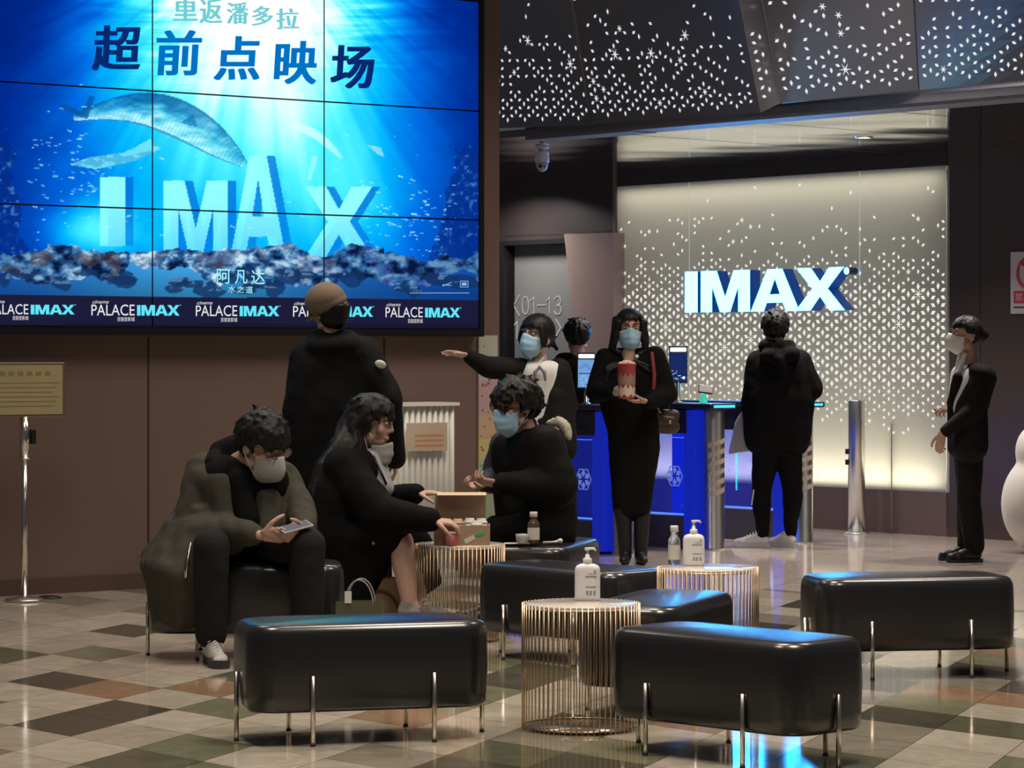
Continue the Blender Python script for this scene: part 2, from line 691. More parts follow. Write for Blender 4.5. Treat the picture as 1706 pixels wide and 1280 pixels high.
mb = MB()
a, b_, c, d = C3(-1.9, ZC), C3(5.0, ZC), I3(s1580 + 2.6, ZC), I3(s838 - 2.5, ZC)
lo = [a, b_, c, d]
hi = [p + Vector((0, 0, .05)) for p in lo]
vl = [mb.bm.verts.new(p) for p in lo]
vh = [mb.bm.verts.new(p) for p in hi]
mb.bm.faces.new(vl)
mb.bm.faces.new(vh[::-1])
for k in range(4):
    q = mb.bm.faces.new((vl[k], vh[k], vh[(k + 1) % 4], vl[(k + 1) % 4])); q.material_index = 2
mb.mi = 1
for s in (-.35, .95, 2.1, 3.2):                        # joints between the ceiling sheets
    mb.bm.verts.ensure_lookup_table()
    p0, p1 = C3(s, ZC - .001), C3(s, ZC - .001) - CN * 3.6
    dd = CD * .006
    mb.face([p0 - dd, p0 + dd, p1 + dd, p1 - dd])
M_FASC = mat('fascia_metal', (.20, .20, .24), .55, .3)
tag(mb.build('ceiling', [M_MIRROR, M_GAP, M_FASC]), kind='structure')

# a recessed downlight in the mirror ceiling; bare lamps added to brighten the gates
for k, (lx, ly) in enumerate(((2.45, 20.05), (1.25, 21.3), (3.3, 18.9), (1.75, 20.2))):
    if k == 0:
        dl = empty('ceiling_downlight', (lx, ly, ZC), 'small lit round downlight in the mirror ceiling above the glowing wall', 'ceiling light')
        mb = MB()
        mb.lathe([(.040, -.004), (.060, -.006), (.064, 0)], 24, cap=False)
        mb.build('rim', M_STEEL, dl)
        mb = MB()
        mb.lathe([(0, -.003), (.040, -.003)], 24, cap=False)
        mb.build('lens', emi('downlight_lens', (1, .95, .85), 12), dl)
    area_lamp('alcove_light', (lx, ly, ZC - .02), (lx, ly - .2, 0), .10, 20, (1.0, .88, .76), spread=math.radians(120))

# header over the glowing wall
zp0 = plane_st(IA, ID, 1033, 312)[1]
mb = MB()
slab(mb, I3, s1033, s1580, zp0 + .005, ZC, -0.3, 0.03)
tag(mb.build('trim_3', mat('dark_header', (.035, .028, .027), .4)), kind='structure')

# ------------------------------------------------------------------ glowing patterned wall (light box with a cut-out sheet)
zb0 = plane_st(IA, ID, 1340, 809)[1]
zpan0, zpan1 = zb0, zp0
pw = empty('backlit_wall', I3(.5 * (s1033 + s1580), 0, 0), 'pale glowing wall panel with a cut-out snowflake pattern behind the ticket gates', 'light wall')
PW0 = pw.location.copy()


def rel(o, org):
    """shift a freshly built child's mesh so that it sits under a parent at org"""
    o.data.transform(Matrix.Translation(-Vector(org)))
    return o


m = bpy.data.materials.new('frosted_sheet')
m.use_nodes = True
nt = m.node_tree
nt.nodes.clear()
out = nt.nodes.new('ShaderNodeOutputMaterial')
tr = nt.nodes.new('ShaderNodeBsdfTranslucent')
tr.inputs[0].default_value = (.80, .79, .73, 1)
df = nt.nodes.new('ShaderNodeBsdfPrincipled')
df.inputs['Base Color'].default_value = (.34, .34, .35, 1)
df.inputs['Roughness'].default_value = .3
df.inputs['Metallic'].default_value = .3
ms = nt.nodes.new('ShaderNodeMixShader')
ms.inputs[0].default_value = .55
nt.links.new(tr.outputs[0], ms.inputs[1])
nt.links.new(df.outputs[0], ms.inputs[2])
nt.links.new(ms.outputs[0], out.inputs[0])
M_SHEET = m
seams = [s1033] + [plane_st(IA, ID, x, 600)[0] for x in (1153, 1437)] + [s1580]
for a, b_ in zip(seams, seams[1:]):
    mb = MB()
    mb.face([I3(a + .001, zpan0, .03), I3(b_ - .001, zpan0, .03), I3(b_ - .001, zpan1, .03), I3(a + .001, zpan1, .03)])
    rel(mb.build('sheet', M_SHEET, pw), PW0)
mb = MB()
slab(mb, I3, s1033, s1580, zpan0 - .02, zpan1 + .02, -0.42, -0.40)
slab(mb, I3, s1033, s1580, zpan1, zpan1 + .02, -0.40, 0.02)
slab(mb, I3, s1033, s1580, zpan0 - .02, zpan0, -0.40, 0.02)
slab(mb, I3, s1033 - .02, s1033, zpan0, zpan1, -0.40, 0.02)
slab(mb, I3, s1580, s1580 + .02, zpan0, zpan1, -0.40, 0.02)
rel(mb.build('light_box', mat('white_enamel', (.45, .45, .44), .6), pw), PW0)
mb = MB()
for s in seams[1:3]:
    slab(mb, I3, s - .002, s + .002, zpan0, zpan1, .031, .0335)
rel(mb.build('joint_strip', emi('joint_glow', (.80, .78, .66), .55), pw), PW0)
smid = .5 * (s1033 + s1580)
for zz, tz, pw_, cc in ((zpan1 - .015, zpan1 - 1.4, 9, (1, .93, .72)), (zpan0 + .012, zpan0 + 1.4, 24, (1, .90, .66))):
    l = area_lamp('led_strip', I3(smid, zz, -.10), I3(smid, tz, -.10), s1580 - s1033 - .1, pw_, cc, size_y=.08)
    l.rotation_euler = Matrix((ID, ((IN * (.25 if tz < zz else .25) + Vector((0, 0, 1)) * 0).normalized()), Vector((0, 0, 1 if tz < zz else -1)))).transposed().to_euler() if False else l.rotation_euler
    # long side along the wall
    zdir = (l.location - Vector(I3(smid, tz, -.10))).normalized()
    xdir = ID.copy()
    ydir = zdir.cross(xdir).normalized()
    l.rotation_euler = Matrix((xdir, ydir, zdir)).transposed().to_euler()
l = area_lamp('led_strip', I3(smid, .5 * (zpan0 + zpan1), -.39), I3(smid, .5 * (zpan0 + zpan1), 1), s1580 - s1033 - .1, 3.0, (.86, .92, 1.0), size_y=zpan1 - zpan0 - .2)
zdir = -IN
l.rotation_euler = Matrix((ID, (-IN).cross(ID), -IN)).transposed().to_euler()


def kagome(f3, s0, s1, z0, z1, a, keep, size, mb, off, rnd, star=.07, inside=None):
    """cut-out rhombi along the edges of a triangular lattice, with little stars at some nodes"""
    ca = a * math.sin(math.pi / 3)
    i0, i1 = int(s0 / ca) - 2, int(s1 / ca) + 2
    for i in range(i0, i1):
        for j in range(int(z0 / a) - 2, int(z1 / a) + 2):
            cx, cz = i * ca, j * a + (a / 2 if i % 2 else 0)
            for k, ang in enumerate((90, 30, -30)):
                t = math.radians(ang)
                mx_, mz_ = cx + a / 2 * math.cos(t), cz + a / 2 * math.sin(t)
                if not (s0 + .015 < mx_ < s1 - .015 and z0 + .02 < mz_ < z1 - .02):
                    continue
                if inside and not inside(mx_, mz_):
                    continue
                if rnd.random() > keep(mx_, mz_):
                    continue
                h = size(mx_, mz_) * a
                w_ = h * .577
                e, n = Vector((math.cos(t), math.sin(t))), Vector((-math.sin(t), math.cos(t)))
                q = [Vector((mx_, mz_)) + e * h, Vector((mx_, mz_)) + n * w_, Vector((mx_, mz_)) - e * h, Vector((mx_, mz_)) - n * w_]
                mb.face([f3(p.x, p.y, off) for p in q])
            if rnd.random() < star and s0 + .04 < cx < s1 - .04 and z0 + .05 < cz < z1 - .05 and keep(cx, cz) > .12 and (not inside or inside(cx, cz)):
                r = a * rnd.choice((.24, .24, .4))
                for ang in (0, 60, 120):
                    t = math.radians(ang)
                    e, n = Vector((math.cos(t), math.sin(t))) * r, Vector((-math.sin(t), math.cos(t))) * .0055
                    q = [Vector((cx, cz)) + e, Vector((cx, cz)) + n, Vector((cx, cz)) - e, Vector((cx, cz)) - n]
                    mb.face([f3(p.x, p.y, off) for p in q])


rnd = random.Random(5)
zA = plane_st(IA, ID, 1300, 480)[1]        # full pattern between these heights
zB = plane_st(IA, ID, 1300, 640)[1]
zC = plane_st(IA, ID, 1300, 690)[1]
zD = plane_st(IA, ID, 1300, 430)[1]


def keep_w(s, z):
    if zC < z < zA:
        return 1
    if zA <= z < zD:
        return 1 - .45 * (z - zA) / (zD - zA)
    if z >= zD:
        return max(.025, .30 - .55 * (z - zD))
    return max(.035, .22 - 1.2 * (zC - z))


def size_w(s, z):
    if zB < z < zA:
        return .235
    return .17


mb = MB()
kagome(I3, s1033, s1580, zpan0, zpan1, .1127, keep_w, size_w, mb, .0335, rnd, star=.10)
rel(mb.build('cutout_pattern', emi('cutout_light', (1.0, .97, .88), .86), pw), PW0)

# plinth under the glowing wall, with a door joint
mb = MB()
slab(mb, I3, s1033, s1580, 0, zpan0 - .005, -0.3, 0.03)
mb.mi = 1
sd, _ = plane_st(IA, ID, 1490, 800)
slab(mb, I3, sd - .003, sd + .003, .02, zpan0 + .5, .0, 0.0345)
tag(mb.build('trim_4', [mat('brown_plinth', (.12, .085, .080), .35), mat('thin_joint', (.25, .22, .2), .4)]), kind='structure')

# ------------------------------------------------------------------ the glowing four-letter wall sign
sg0, zg0 = plane_st(IA, ID, 1145, 521, .15, IN)
sg1, zg1 = plane_st(IA, ID, 1411, 448, .15, IN)
zg0 = plane_st(IA, ID, 1170, 520.5, .15, IN)[1]
zg1 = plane_st(IA, ID, 1170, 452.5, .15, IN)[1]
gs = empty('letter_sign', I3(.5 * (sg0 + sg1), zg0, 0.1), 'large glowing cyan four-letter sign on the patterned light wall', 'sign')
sc = (sg1 - sg0) / IMAX_W
hh = zg1 - zg0
M_LF = emi('letter_face', (.02, .36, 1.0), 42.0)
M_LS = mat('letter_side', (.01, .05, .22), .5, emit=(.0, .12, .60), es=.22)
for ch in 'IMAX':
    w_, polys = letter_polys(ch)
    mb = MB()
    for pl in polys:
        fr = [I3(sg0 + (IMAX_POS[ch] + u) * sc, zg0 + v * hh, .175) for u, v in pl]
        bk = [I3(sg0 + (IMAX_POS[ch] + u) * sc, zg0 + v * hh, .06) for u, v in pl]
        fv = [mb.bm.verts.new(p) for p in fr]
        bv = [mb.bm.verts.new(p) for p in bk]
        mb.bm.faces.new(fv)
        q = mb.bm.faces.new(bv[::-1]); q.material_index = 1
        n = len(fv)
        for k in range(n):
            q = mb.bm.faces.new((fv[(k + 1) % n], fv[k], bv[k], bv[(k + 1) % n]))
            q.material_index = 1
    rel(mb.build('letter', [M_LF, M_LS], gs), gs.location)
mb = MB()
cc = I3(sg0 + IMAX_W * sc + .005, zg1 - .03, .16)
for k in range(20):
    t0, t1 = 2 * math.pi * k / 20, 2 * math.pi * (k + 1) / 20
    r = .027
    p0, p1 = cc + ID * r * math.cos(t0) + Vector((0, 0, r * math.sin(t0))), cc + ID * r * math.cos(t1) + Vector((0, 0, r * math.sin(t1)))
    mb.face([cc + IN * .0, p0, p1])
    q = mb.face([p0, p0 - IN * .1, p1 - IN * .1, p1]); q.material_index = 1
rel(mb.build('trademark_dot', [M_LF, mat('dot_side', (.05, .05, .06), .4)], gs), gs.location)
mb = MB()
for u in (.15, .6, 1.4, 2.1, 2.9, 3.3):
    p = I3(sg0 + u * sc, zg0 + .5 * hh, .03)
    mb.tube([p, p + IN * .05], .012, 8)
rel(mb.build('standoff', M_STEEL, gs), gs.location)

# ------------------------------------------------------------------ faceted soffit with lit cut-outs
M_SOF = mat('soffit_panel', (.23, .225, .26), .28, .65, spec=.5)
M_CUT = emi('soffit_cutout', (.93, .95, 1.0), .85)


def cpt(x, y, off):
    t, z = plane_st(CA0, CD, x, y, off, CN)
    return C3(t, z, off)


facets = [
    ('leftmost dark soffit panel with lit cut-outs above the camera dome', [(818, 214, .06), (985, 209, .12), (942, -40, .60), (818, -40, .14)], .10),
    ('grey soffit panel with lit cut-outs between the dark panel and the narrow fold', [(987, 207, .12), (1265, 188, .34), (1221, -40, .60), (944, -40, .56)], .55),
    ('narrow dark folded strip of the soffit beside the blue panel', [(1267, 188, .34), (1300, 172, .20), (1261, -40, .26), (1223, -40, .60)], .5),
    ('blue tinted soffit panel with lit cut-outs right of the narrow fold', [(1302, 172, .20), (1530, 150, .02), (1519, -40, .06), (1263, -40, .26)], .6),
    ('rightmost grey blue soffit panel with lit cut-outs', [(1532, 150, .02), (1860, 121, .02), (1860, -40, .40), (1521, -40, .06)], .7),
]
for fi, (lab, pts, dens) in enumerate(facets):
    w3 = [cpt(*q) for q in pts]
    cen = (w3[0] + w3[1]) / 2
    root = empty('soffit_panel', cen, lab, 'ceiling panel', 'folded soffit panels with lit cut-outs')
    mb = MB()
    nrm = (w3[1] - w3[0]).cross(w3[3] - w3[0]).normalized()
    if nrm.y > 0:
        nrm = -nrm
    def bil(u, v, o, w3=w3, nrm=nrm, cen=cen):
        return (w3[0] * (1 - u) + w3[1] * u) * (1 - v) + (w3[3] * (1 - u) + w3[2] * u) * v + nrm * o - cen

    G = 10
    front = [[mb.bm.verts.new(bil(i / G, j / G, 0)) for i in range(G + 1)] for j in range(G + 1)]
    back = [[mb.bm.verts.new(bil(i / G, j / G, -.03)) for i in range(G + 1)] for j in range(G + 1)]
    for j in range(G):
        for i in range(G):
            mb.bm.faces.new((front[j][i], front[j][i + 1], front[j + 1][i + 1], front[j + 1][i]))
            mb.bm.faces.new((back[j][i], back[j + 1][i], back[j + 1][i + 1], back[j][i + 1]))
    rim = [(0, i) for i in range(G)] + [(j, G) for j in range(G)] + [(G, i) for i in range(G, 0, -1)] + [(j, 0) for j in range(G, 0, -1)]
    for (j0, i0), (j1, i1) in zip(rim, rim[1:] + rim[:1]):
        mb.bm.faces.new((front[j0][i0], back[j0][i0], back[j1][i1], front[j1][i1]))
    mb.build('panel', M_SOF, root)
    # cut-outs in the facet's own bilinear frame
    L0 = (w3[1] - w3[0]).length
    H0 = ((w3[3] - w3[0]).length + (w3[2] - w3[1]).length) / 2

    def fb(s, z, off, w3=w3, L0=L0, H0=H0, nrm=nrm, cen=cen):
        u, v = s / L0, z / H0
        return (w3[0] * (1 - u) + w3[1] * u) * (1 - v) + (w3[3] * (1 - u) + w3[2] * u) * v + nrm * off - cen

    r_ = random.Random(11 + fi)
    mb = MB()
    kagome(fb, 0, L0, .03, H0, .112, lambda s, z: 1.0 if z < .16 else max(.05, .85 - 1.35 * (z - .16)) if z < .8 else .05,
           lambda s, z: .165, mb, .003, r_, star=.07)
    mb.build('cutout_pattern', M_CUT, root)
# fascia ledge under the soffit
mb = MB()
slab(mb, C3, -1.0, .06, ZC - .02, plane_st(CA0, CD, 1030, 190)[1] - .03, -.3, -.06)
slab(mb, C3, .06, 5, ZC - .015, ZC + .075, -.3, -.05)
tag(mb.build('trim_5', M_FASC), kind='structure')
# ------------------------------------------------------------------ video wall
SO = 0.10                                              # screen face, distance in front of the wall
SA = VA + VN * SO


def sst(x, y):
    return plane_st(SA, VD, x, y)


s_c = [None, sst(254, 300)[0], sst(540, 300)[0], sst(798, 300)[0]]
s_c[0] = s_c[1] - (s_c[2] - s_c[1]) * 1.0
rows = [sst(798, y)[1] for y in (549, 367, 185.5, 2.5)]
vw = empty('video_wall', V3(.5 * (s_c[0] + s_c[3]), rows[0], 0), 'big blue video wall showing an underwater film poster above the brown panels', 'screen')
VW0 = vw.location.copy()
mb = MB()
mb.mi = 0
slab(mb, V3, s_c[0] - .035, s_c[3] + .035, rows[0] - .045, rows[3] + .04, .002, SO - .012)
slab(mb, V3, s_c[0] - .035, s_c[0], rows[0] - .045, rows[3] + .04, SO - .012, SO + .008)
slab(mb, V3, s_c[3], s_c[3] + .035, rows[0] - .045, rows[3] + .04, SO - .012, SO + .008)
slab(mb, V3, s_c[0], s_c[3], rows[0] - .045, rows[0], SO - .012, SO + .008)
slab(mb, V3, s_c[0], s_c[3], rows[3], rows[3] + .04, SO - .012, SO + .008)
rel(mb.build('frame', mat('screen_frame', (.008, .008, .010), .35), vw), VW0)


def fbm(x, y, sx, sy, oct_=4, seed=0):
    """smooth value noise on arrays"""
    rng = np.random.RandomState(seed)
    tot = np.zeros_like(x)
    amp, norm = 1.0, 0.0
    for o in range(oct_):
        T_ = rng.rand(257, 257)
        fx, fy = x / sx * 2 ** o + 37.3 * o, y / sy * 2 ** o + 11.7 * o
        ix, iy = np.floor(fx).astype(int), np.floor(fy).astype(int)
        ax, ay = fx - ix, fy - iy
        ax, ay = ax * ax * (3 - 2 * ax), ay * ay * (3 - 2 * ay)
        g = lambda a, b: T_[a % 257, b % 257]
        v = (g(ix, iy) * (1 - ax) + g(ix + 1, iy) * ax) * (1 - ay) + (g(ix, iy + 1) * (1 - ax) + g(ix + 1, iy + 1) * ax) * ay
        tot += v * amp
        norm += amp
        amp *= .55
    return tot / norm


def in_poly(x, y, poly):
    r = np.zeros(x.shape, bool)
    n = len(poly)
    for i in range(n):
        x0, y0 = poly[i]
        x1, y1 = poly[(i + 1) % n]
        if y0 == y1:
            continue
        c = ((y0 > y) != (y1 > y)) & (x < (x1 - x0) * (y - y0) / (y1 - y0) + x0)
        r ^= c
    return r


def sst_img(x, y):
    """photo point -> poster coordinates (poster units are the screen's own, 0..1000 across, rows down)"""
    s, z = sst(x, y)
    return (s - s_c[0]) / (s_c[3] - s_c[0]) * 1000, (rows[3] - z) / (s_c[3] - s_c[0]) * 1000


def paint(px, py):
    """the poster's colours; px, py run over the poster as seen square on, in hundredths of its height"""
    C = np.zeros(px.shape + (3,))
    cx = 432.0
    d = np.abs(px - cx)
    asym = np.where(px > cx, 1.0, .86)
    halfw = 222 + 0.26 * py
    n1 = fbm(px, py, 90, 9, 4, 1)
    n2 = fbm(px, py, 60, 60, 4, 2)
    I = np.exp(-(d * asym / halfw) ** 2.3) * (1.26 - .00165 * py)
    # light shafts fanning out from the surface
    ang = (px - cx) / (py + 140)
    sh = fbm(ang * 100, ang * 0 + 5, 9, 9, 3, 3)
    I = I * (.84 + .34 * sh)
    top = np.clip(1 - py / 170, 0, 1)
    I = I + (n1 - .5) * .55 * top * np.clip(1 - np.abs(d - 170) / 170, 0, 1)
    I = I + (n2 - .5) * .10
    I = I + .42 * np.exp(-((px - 150) / 75) ** 2 - ((py - 385) / 45) ** 2) + .18 * np.exp(-((px - 600) / 90) ** 2 - ((py - 330) / 90) ** 2)
    I = np.clip(I, 0, 1.15)
    ks = [0, .15, .38, .60, .80, .98, 1.15]
    cs = np.array([(0, 28, 108), (0, 45, 148), (0, 104, 220), (2, 180, 250), (80, 240, 255), (205, 255, 255), (255, 255, 255)]) / 255.0
    for k in range(3):
        C[..., k] = np.interp(I, ks, cs[:, k])

    def over(mask, col, a):
        a = (mask * a)[..., None]
        C[:] = C * (1 - a) + np.array(col) / 255.0 * a

    # plain whale gliding through the light (generic)
    def spine(t):
        return 128 + 275 * t, 195 + 75 * t - 46 * np.sin(math.pi * t)

    best = np.full(px.shape, 9e9)
    tt = np.zeros(px.shape)
    for t in np.linspace(0, 1, 50):
        qx, qy = spine(t)
        w_ = 3 + 36 * (math.sin(math.pi * min(1, .06 + t * .92)) ** .8) * (0.35 + .75 * t)
        dd = np.hypot(px - qx, (py - qy)) / w_
        m_ = dd < best
        best = np.where(m_, dd, best)
        tt = np.where(m_, (py - qy) / w_, tt)
    body = best < 1
    tex = fbm(px, py, 22, 8, 3, 6)
    sh_ = np.clip((tt + .9) / 1.7 + (tex - .5) * .9, 0, 1)
    tone = np.stack([np.interp(sh_, [0, .35, .65, 1], c_) for c_ in ((12, 40, 110, 215), (85, 140, 205, 252), (150, 195, 228, 255))], -1) / 255.0
    fadew = (body * .82 * np.clip(1.25 - (px - 128) / 520, .45, 1))[..., None]
    C[:] = C * (1 - fadew) + tone * fadew
    over(body & (tt > .25) & (np.sin(px * .9 + py * .5) > .55), (60, 170, 215), .25)
    over((best > .93) & (best < 1.05), (8, 95, 165), .55)
    over(in_poly(px, py, [(134, 196), (98, 178), (108, 172), (136, 186), (150, 158), (158, 162), (146, 198)]), (10, 80, 150), .7)     # flukes
    fl = in_poly(px, py, [(250, 232), (205, 255), (150, 262), (115, 274), (160, 282), (225, 268), (268, 248)])
    over(fl, (120, 225, 240), .85)
    over(fl & (tex > .5), (40, 140, 200), .45)
    over(in_poly(px, py, [(300, 205), (322, 190), (330, 212)]), (10, 100, 170), .6)
    # second small whale, far away
    for t in np.linspace(0, 1, 24):
        qx, qy = 482 + 85 * t, 208 + 55 * t - 12 * math.sin(3 * t)
        over(np.hypot(px - qx, py - qy) < 2 + 6 * math.sin(math.pi * min(1, .1 + .8 * t)), (215, 250, 255), .35)
    over(in_poly(px, py, [(520, 258), (512, 300), (518, 300), (530, 262)]), (170, 245, 255), .6)
    over(in_poly(px, py, [(612, 242), (634, 246), (632, 240), (640, 262), (628, 256)]), (150, 225, 235), .8)
    # giant letters standing in the water
    for ch, x0, x1, y0, y1 in (('I', 166, 208, 297, 412), ('M', 272, 380, 303, 428), ('A', 384, 476, 262, 430), ('X', 507, 622, 313, 432)):
        w_, polys = letter_polys(ch)
        for sx, col, al in ((14, (0, 105, 210), .60), (0, (150, 255, 255), .74)):
            for pl in polys:
                pp = [(x0 + sx + u / w_ * (x1 - x0), y1 - 2 - v * (y1 - y0)) for u, v in pl]
                mk = in_poly(px, py, pp)
                fade = np.clip(1.15 - .5 * (py - y0) / (y1 - y0), .4, 1)
                over(mk, col, np.minimum(1, al * fade * 1.25))
    # side cliffs
    for (bx, sgn, h0) in ((0, 1, 215), (800, -1, 235)):
        dist = sgn * (px - bx)
        edge = 8 + .13 * np.clip(py - h0, 0, 300) + 38 * (fbm(py, py * 0, 26, 9, 3, 8 + sgn) - .3)
        if sgn < 0:
            edge = edge + 30
        mk = (dist < edge) & (py > h0 + 60 * (fbm(px, px * 0, 12, 9, 2, 4) - .3))
        sp = fbm(px, py, 7, 7, 3, 12)
        over(mk, (6, 42, 128), .70)
        over(mk & (sp > .58), (25, 80, 165), .40)
        over(mk & (sp > .72), (90, 160, 220), .45)
    # reef along the bottom
    yc = 414 + 26 * (fbm(px, px * 0, 60, 9, 4, 20) - .5) * 2 + np.where(px < 80, 8, 0) + np.where(px > 640, 12, 0) - np.where((px > 150) & (px < 300), 2, 0)
    yb = 462 + 36 * (fbm(px, px * 0 + 3, 45, 9, 3, 21) - .5) * 2
    reef = (py > yc) & (py < yb)
    sand = (py >= yb - 3)
    li = np.exp(-((px - 330) / 260) ** 2)
    g = np.clip((py - 430) / 60, 0, 1)
    sc_ = (np.array([58, 150, 225])[None] if False else None)
    for k, (a, b) in enumerate(((16, 62), (80, 170), (185, 238))):
        v = (a + (b - a) * li) / 255.0 * (1 - .30 * g)
        C[..., k] = np.where(sand, v, C[..., k])
    r1 = fbm(px, py, 16, 11, 4, 23)
    r2 = fbm(px, py, 34, 24, 3, 25)
    for k, (dk, md, hi) in enumerate(((8, 45, 205), (24, 95, 235), (60, 150, 245))):
        t = np.clip((r1 - .30) / .42, 0, 1)
        v = np.where(t < .5, dk + (md - dk) * t * 2, md + (hi - md) * (t - .5) * 2 * (.25 + .75 * li)) / 255
        C[..., k] = np.where(reef, v, C[..., k])
    over(reef & (r2 > .60) & (px < 200), (85, 62, 60), .5)
    over(reef & (r2 > .58) & (px > 560), (60, 50, 150), .45)
    over(reef & (r2 < .42) & (px > 230) & (px < 560), (170, 160, 175), .3)
    # boulders on the sand
    rg = np.random.RandomState(4)
    for _ in range(26):
        bx, by = rg.uniform(0, 800), rg.uniform(452, 486)
        a, b = rg.uniform(9, 30), rg.uniform(5, 15)
        mk = (((px - bx) / a) ** 2 + ((py - by) / b) ** 2 + (r1 - .5) * 1.5) < 1
        over(mk, (20, 50, 95), .8)
        over(mk & (r1 > .56) & (py < by), (110, 150, 185), .6)
    # shoals of little fish and bubbles
    for _ in range(240):
        zone = rg.rand()
        if zone < .45:
            fx, fy = rg.uniform(600, 760), rg.normal(355, 38)
        elif zone < .8:
            fx, fy = rg.uniform(50, 190), rg.normal(300, 55)
        else:
            fx, fy = rg.uniform(60, 700), rg.uniform(200, 400)
        L_ = rg.uniform(1.2, 4.2)
        sl = rg.uniform(-.2, .5)
        mk = (np.abs(px - fx) < L_) & (np.abs(py - fy - sl * (px - fx)) < .45 + .16 * L_)
        over(mk, (170, 235, 250), rg.uniform(.35, .85))
    # dark strip along the foot
    band = py > 491 + .0115 * px
    over(band, (27, 27, 56), 1.0)
    over(band & (py > 540), (20, 20, 40), .7)
    return np.clip(C, 0, 1)


def to_lin(c):
    return np.where(c <= .04045, c / 12.92, ((c + .055) / 1.055) ** 2.4)


m = bpy.data.materials.new('screen_picture')
m.use_nodes = True
nt = m.node_tree
nt.nodes.clear()
at = nt.nodes.new('ShaderNodeAttribute')
at.attribute_name = 'picture'
em = nt.nodes.new('ShaderNodeEmission')
em.inputs[1].default_value = 1.08
ou = nt.nodes.new('ShaderNodeOutputMaterial')
nt.links.new(at.outputs['Color'], em.inputs[0])
nt.links.new(em.outputs[0], ou.inputs[0])
M_SCREEN = m
gap = .0045
for ci in range(3):
    for ri in range(3):
        a, b_ = s_c[ci] + gap, s_c[ci + 1] - gap
        z0, z1 = rows[ri] + gap, rows[ri + 1] - gap
        nx, ny = 180, 124
        S_, Z_ = np.meshgrid(np.linspace(a, b_, nx), np.linspace(z0, z1, ny))
        X_ = SA.x + VD.x * S_
        Y_ = SA.y + VD.y * S_
        col = to_lin(paint(CX + X_ / Y_ * F, HOR - (Z_ - CH) / Y_ * F))
        co = np.stack([X_ - VW0.x, Y_ - VW0.y, Z_ - VW0.z], -1).reshape(-1, 3)
        me = bpy.data.meshes.new('display')
        idx = np.arange(nx * ny).reshape(ny, nx)
        fc = np.stack([idx[:-1, :-1], idx[:-1, 1:], idx[1:, 1:], idx[1:, :-1]], -1).reshape(-1, 4)
        me.from_pydata(co.tolist(), [], fc.tolist())
        at_ = me.attributes.new('picture', 'FLOAT_COLOR', 'POINT')
        cc = np.ones((nx * ny, 4), np.float32)
        cc[:, :3] = col.reshape(-1, 3)
        at_.data.foreach_set('color', cc.ravel())
        me.materials.append(M_SCREEN)
        link(bpy.data.objects.new('display', me), vw)


def scr(o):
    def f(u, v):
        s, z = sst(u, -v)
        q = V3(s, z, SO + o)
        return q
    return f


T_ = scr(.002)


def scr_words(name, items, m_, off=0.0):
    mb = MB()
    for s_, x0, x1, y0, y1, sl in items:
        word(mb, s_, T_, x0, x1, -y1, -y0, offset=off, slant=sl)
    return rel(mb.build(name, m_, vw, fix=False), VW0)


M_DB = emi('deep_blue_letters', (.0, .17, .56), 1.0)
M_NB = emi('navy_letters', (.002, .022, .16), 1.0)
for ch_, x0, x1, y0, y1, m_ in (('超', 154, 231, 43, 117, M_NB), ('前', 259, 331, 51, 125, M_DB), ('点', 357, 430, 61, 133, M_DB), ('映', 457, 524, 69, 140, M_DB), ('场', 551, 619, 76, 147, M_NB)):
    scr_words('title_character', [(ch_, x0 + q, x1 + q, y0 + r__, y1 + r__, .06) for q in (-2.0, 0, 2.0) for r__ in (-.8, .8)], m_, .006)
scr_words('subtitle_lettering', [(c__, a__ + q, b__ + q, y__, z__, 0) for q in (-1.2, 0, 1.2) for c__, a__, b__, y__, z__ in (('重', 289, 328, -14, 35), ('返', 333, 369, -2, 39), ('潘', 378, 413, 4, 40), ('多', 420, 454, 10, 43), ('拉', 461, 497, 14, 49))],
          emi('teal_letters', (.17, .62, .66), 1.0), .004)
scr_words('film_title_lettering', [('阿', 361, 384, 448, 473, 0), ('凡', 391, 412, 450, 473, 0), ('达', 418, 441, 450, 474, 0), ('水', 380, 392, 476, 488, 0), ('之', 394, 406, 477, 488, 0), ('道', 409, 421, 477, 489, 0)],
          emi('pale_cyan_letters', (.35, .92, .95), 1.0), .006)
LG = [(-19, 47, 51, 126, 507, 524), (152, 224, 228, 301, 507.5, 526), (326, 395, 399, 467, 509, 527), (488, 556, 560, 623, 510, 528), (642, 704, 708, 768, 512, 529)]
its, its2 = [], []
for x0, x1, _, _, y0, y1 in LG:
    if x0 > -15:
        its.append(('PALACE', x0, x1, y0, y1, 0))
    else:
        its.append(('PALACE', x0, x1, y0, y1, 0))
    w_ = x1 - x0
    its.append(('cinema', x0 + 1, x0 + .39 * w_, y0 - 7, y0 - 1.6, .5))
    its.append(('百丽宫影城', x0 + .60 * w_, x1, y1 + 2.5, y1 + 9.5, 0))
scr_words('cinema_lettering', its, emi('white_letters', (.80, .78, .80), 1.0))
mb = MB()
for _, _, x0, x1, y0, y1 in LG:
    for ch in 'IMAX':
        w_, polys = letter_polys(ch)
        k = (x1 - x0 - 2) / IMAX_W
        for pl in polys:
            mb.face([T_(x0 + (IMAX_POS[ch] + u) * k, -(y1 - v * (y1 - y0 - 1))) for u, v in pl])
    mb.face([T_(x1 - 1.5, -y0 - .2), T_(x1, -y0 - .2), T_(x1, -y0 - 1.8), T_(x1 - 1.5, -y0 - 1.8)])
rel(mb.build('cyan_lettering', emi('cyan_letters', (.12, .80, .95), 1.0), vw, fix=False), VW0)
mb = MB()
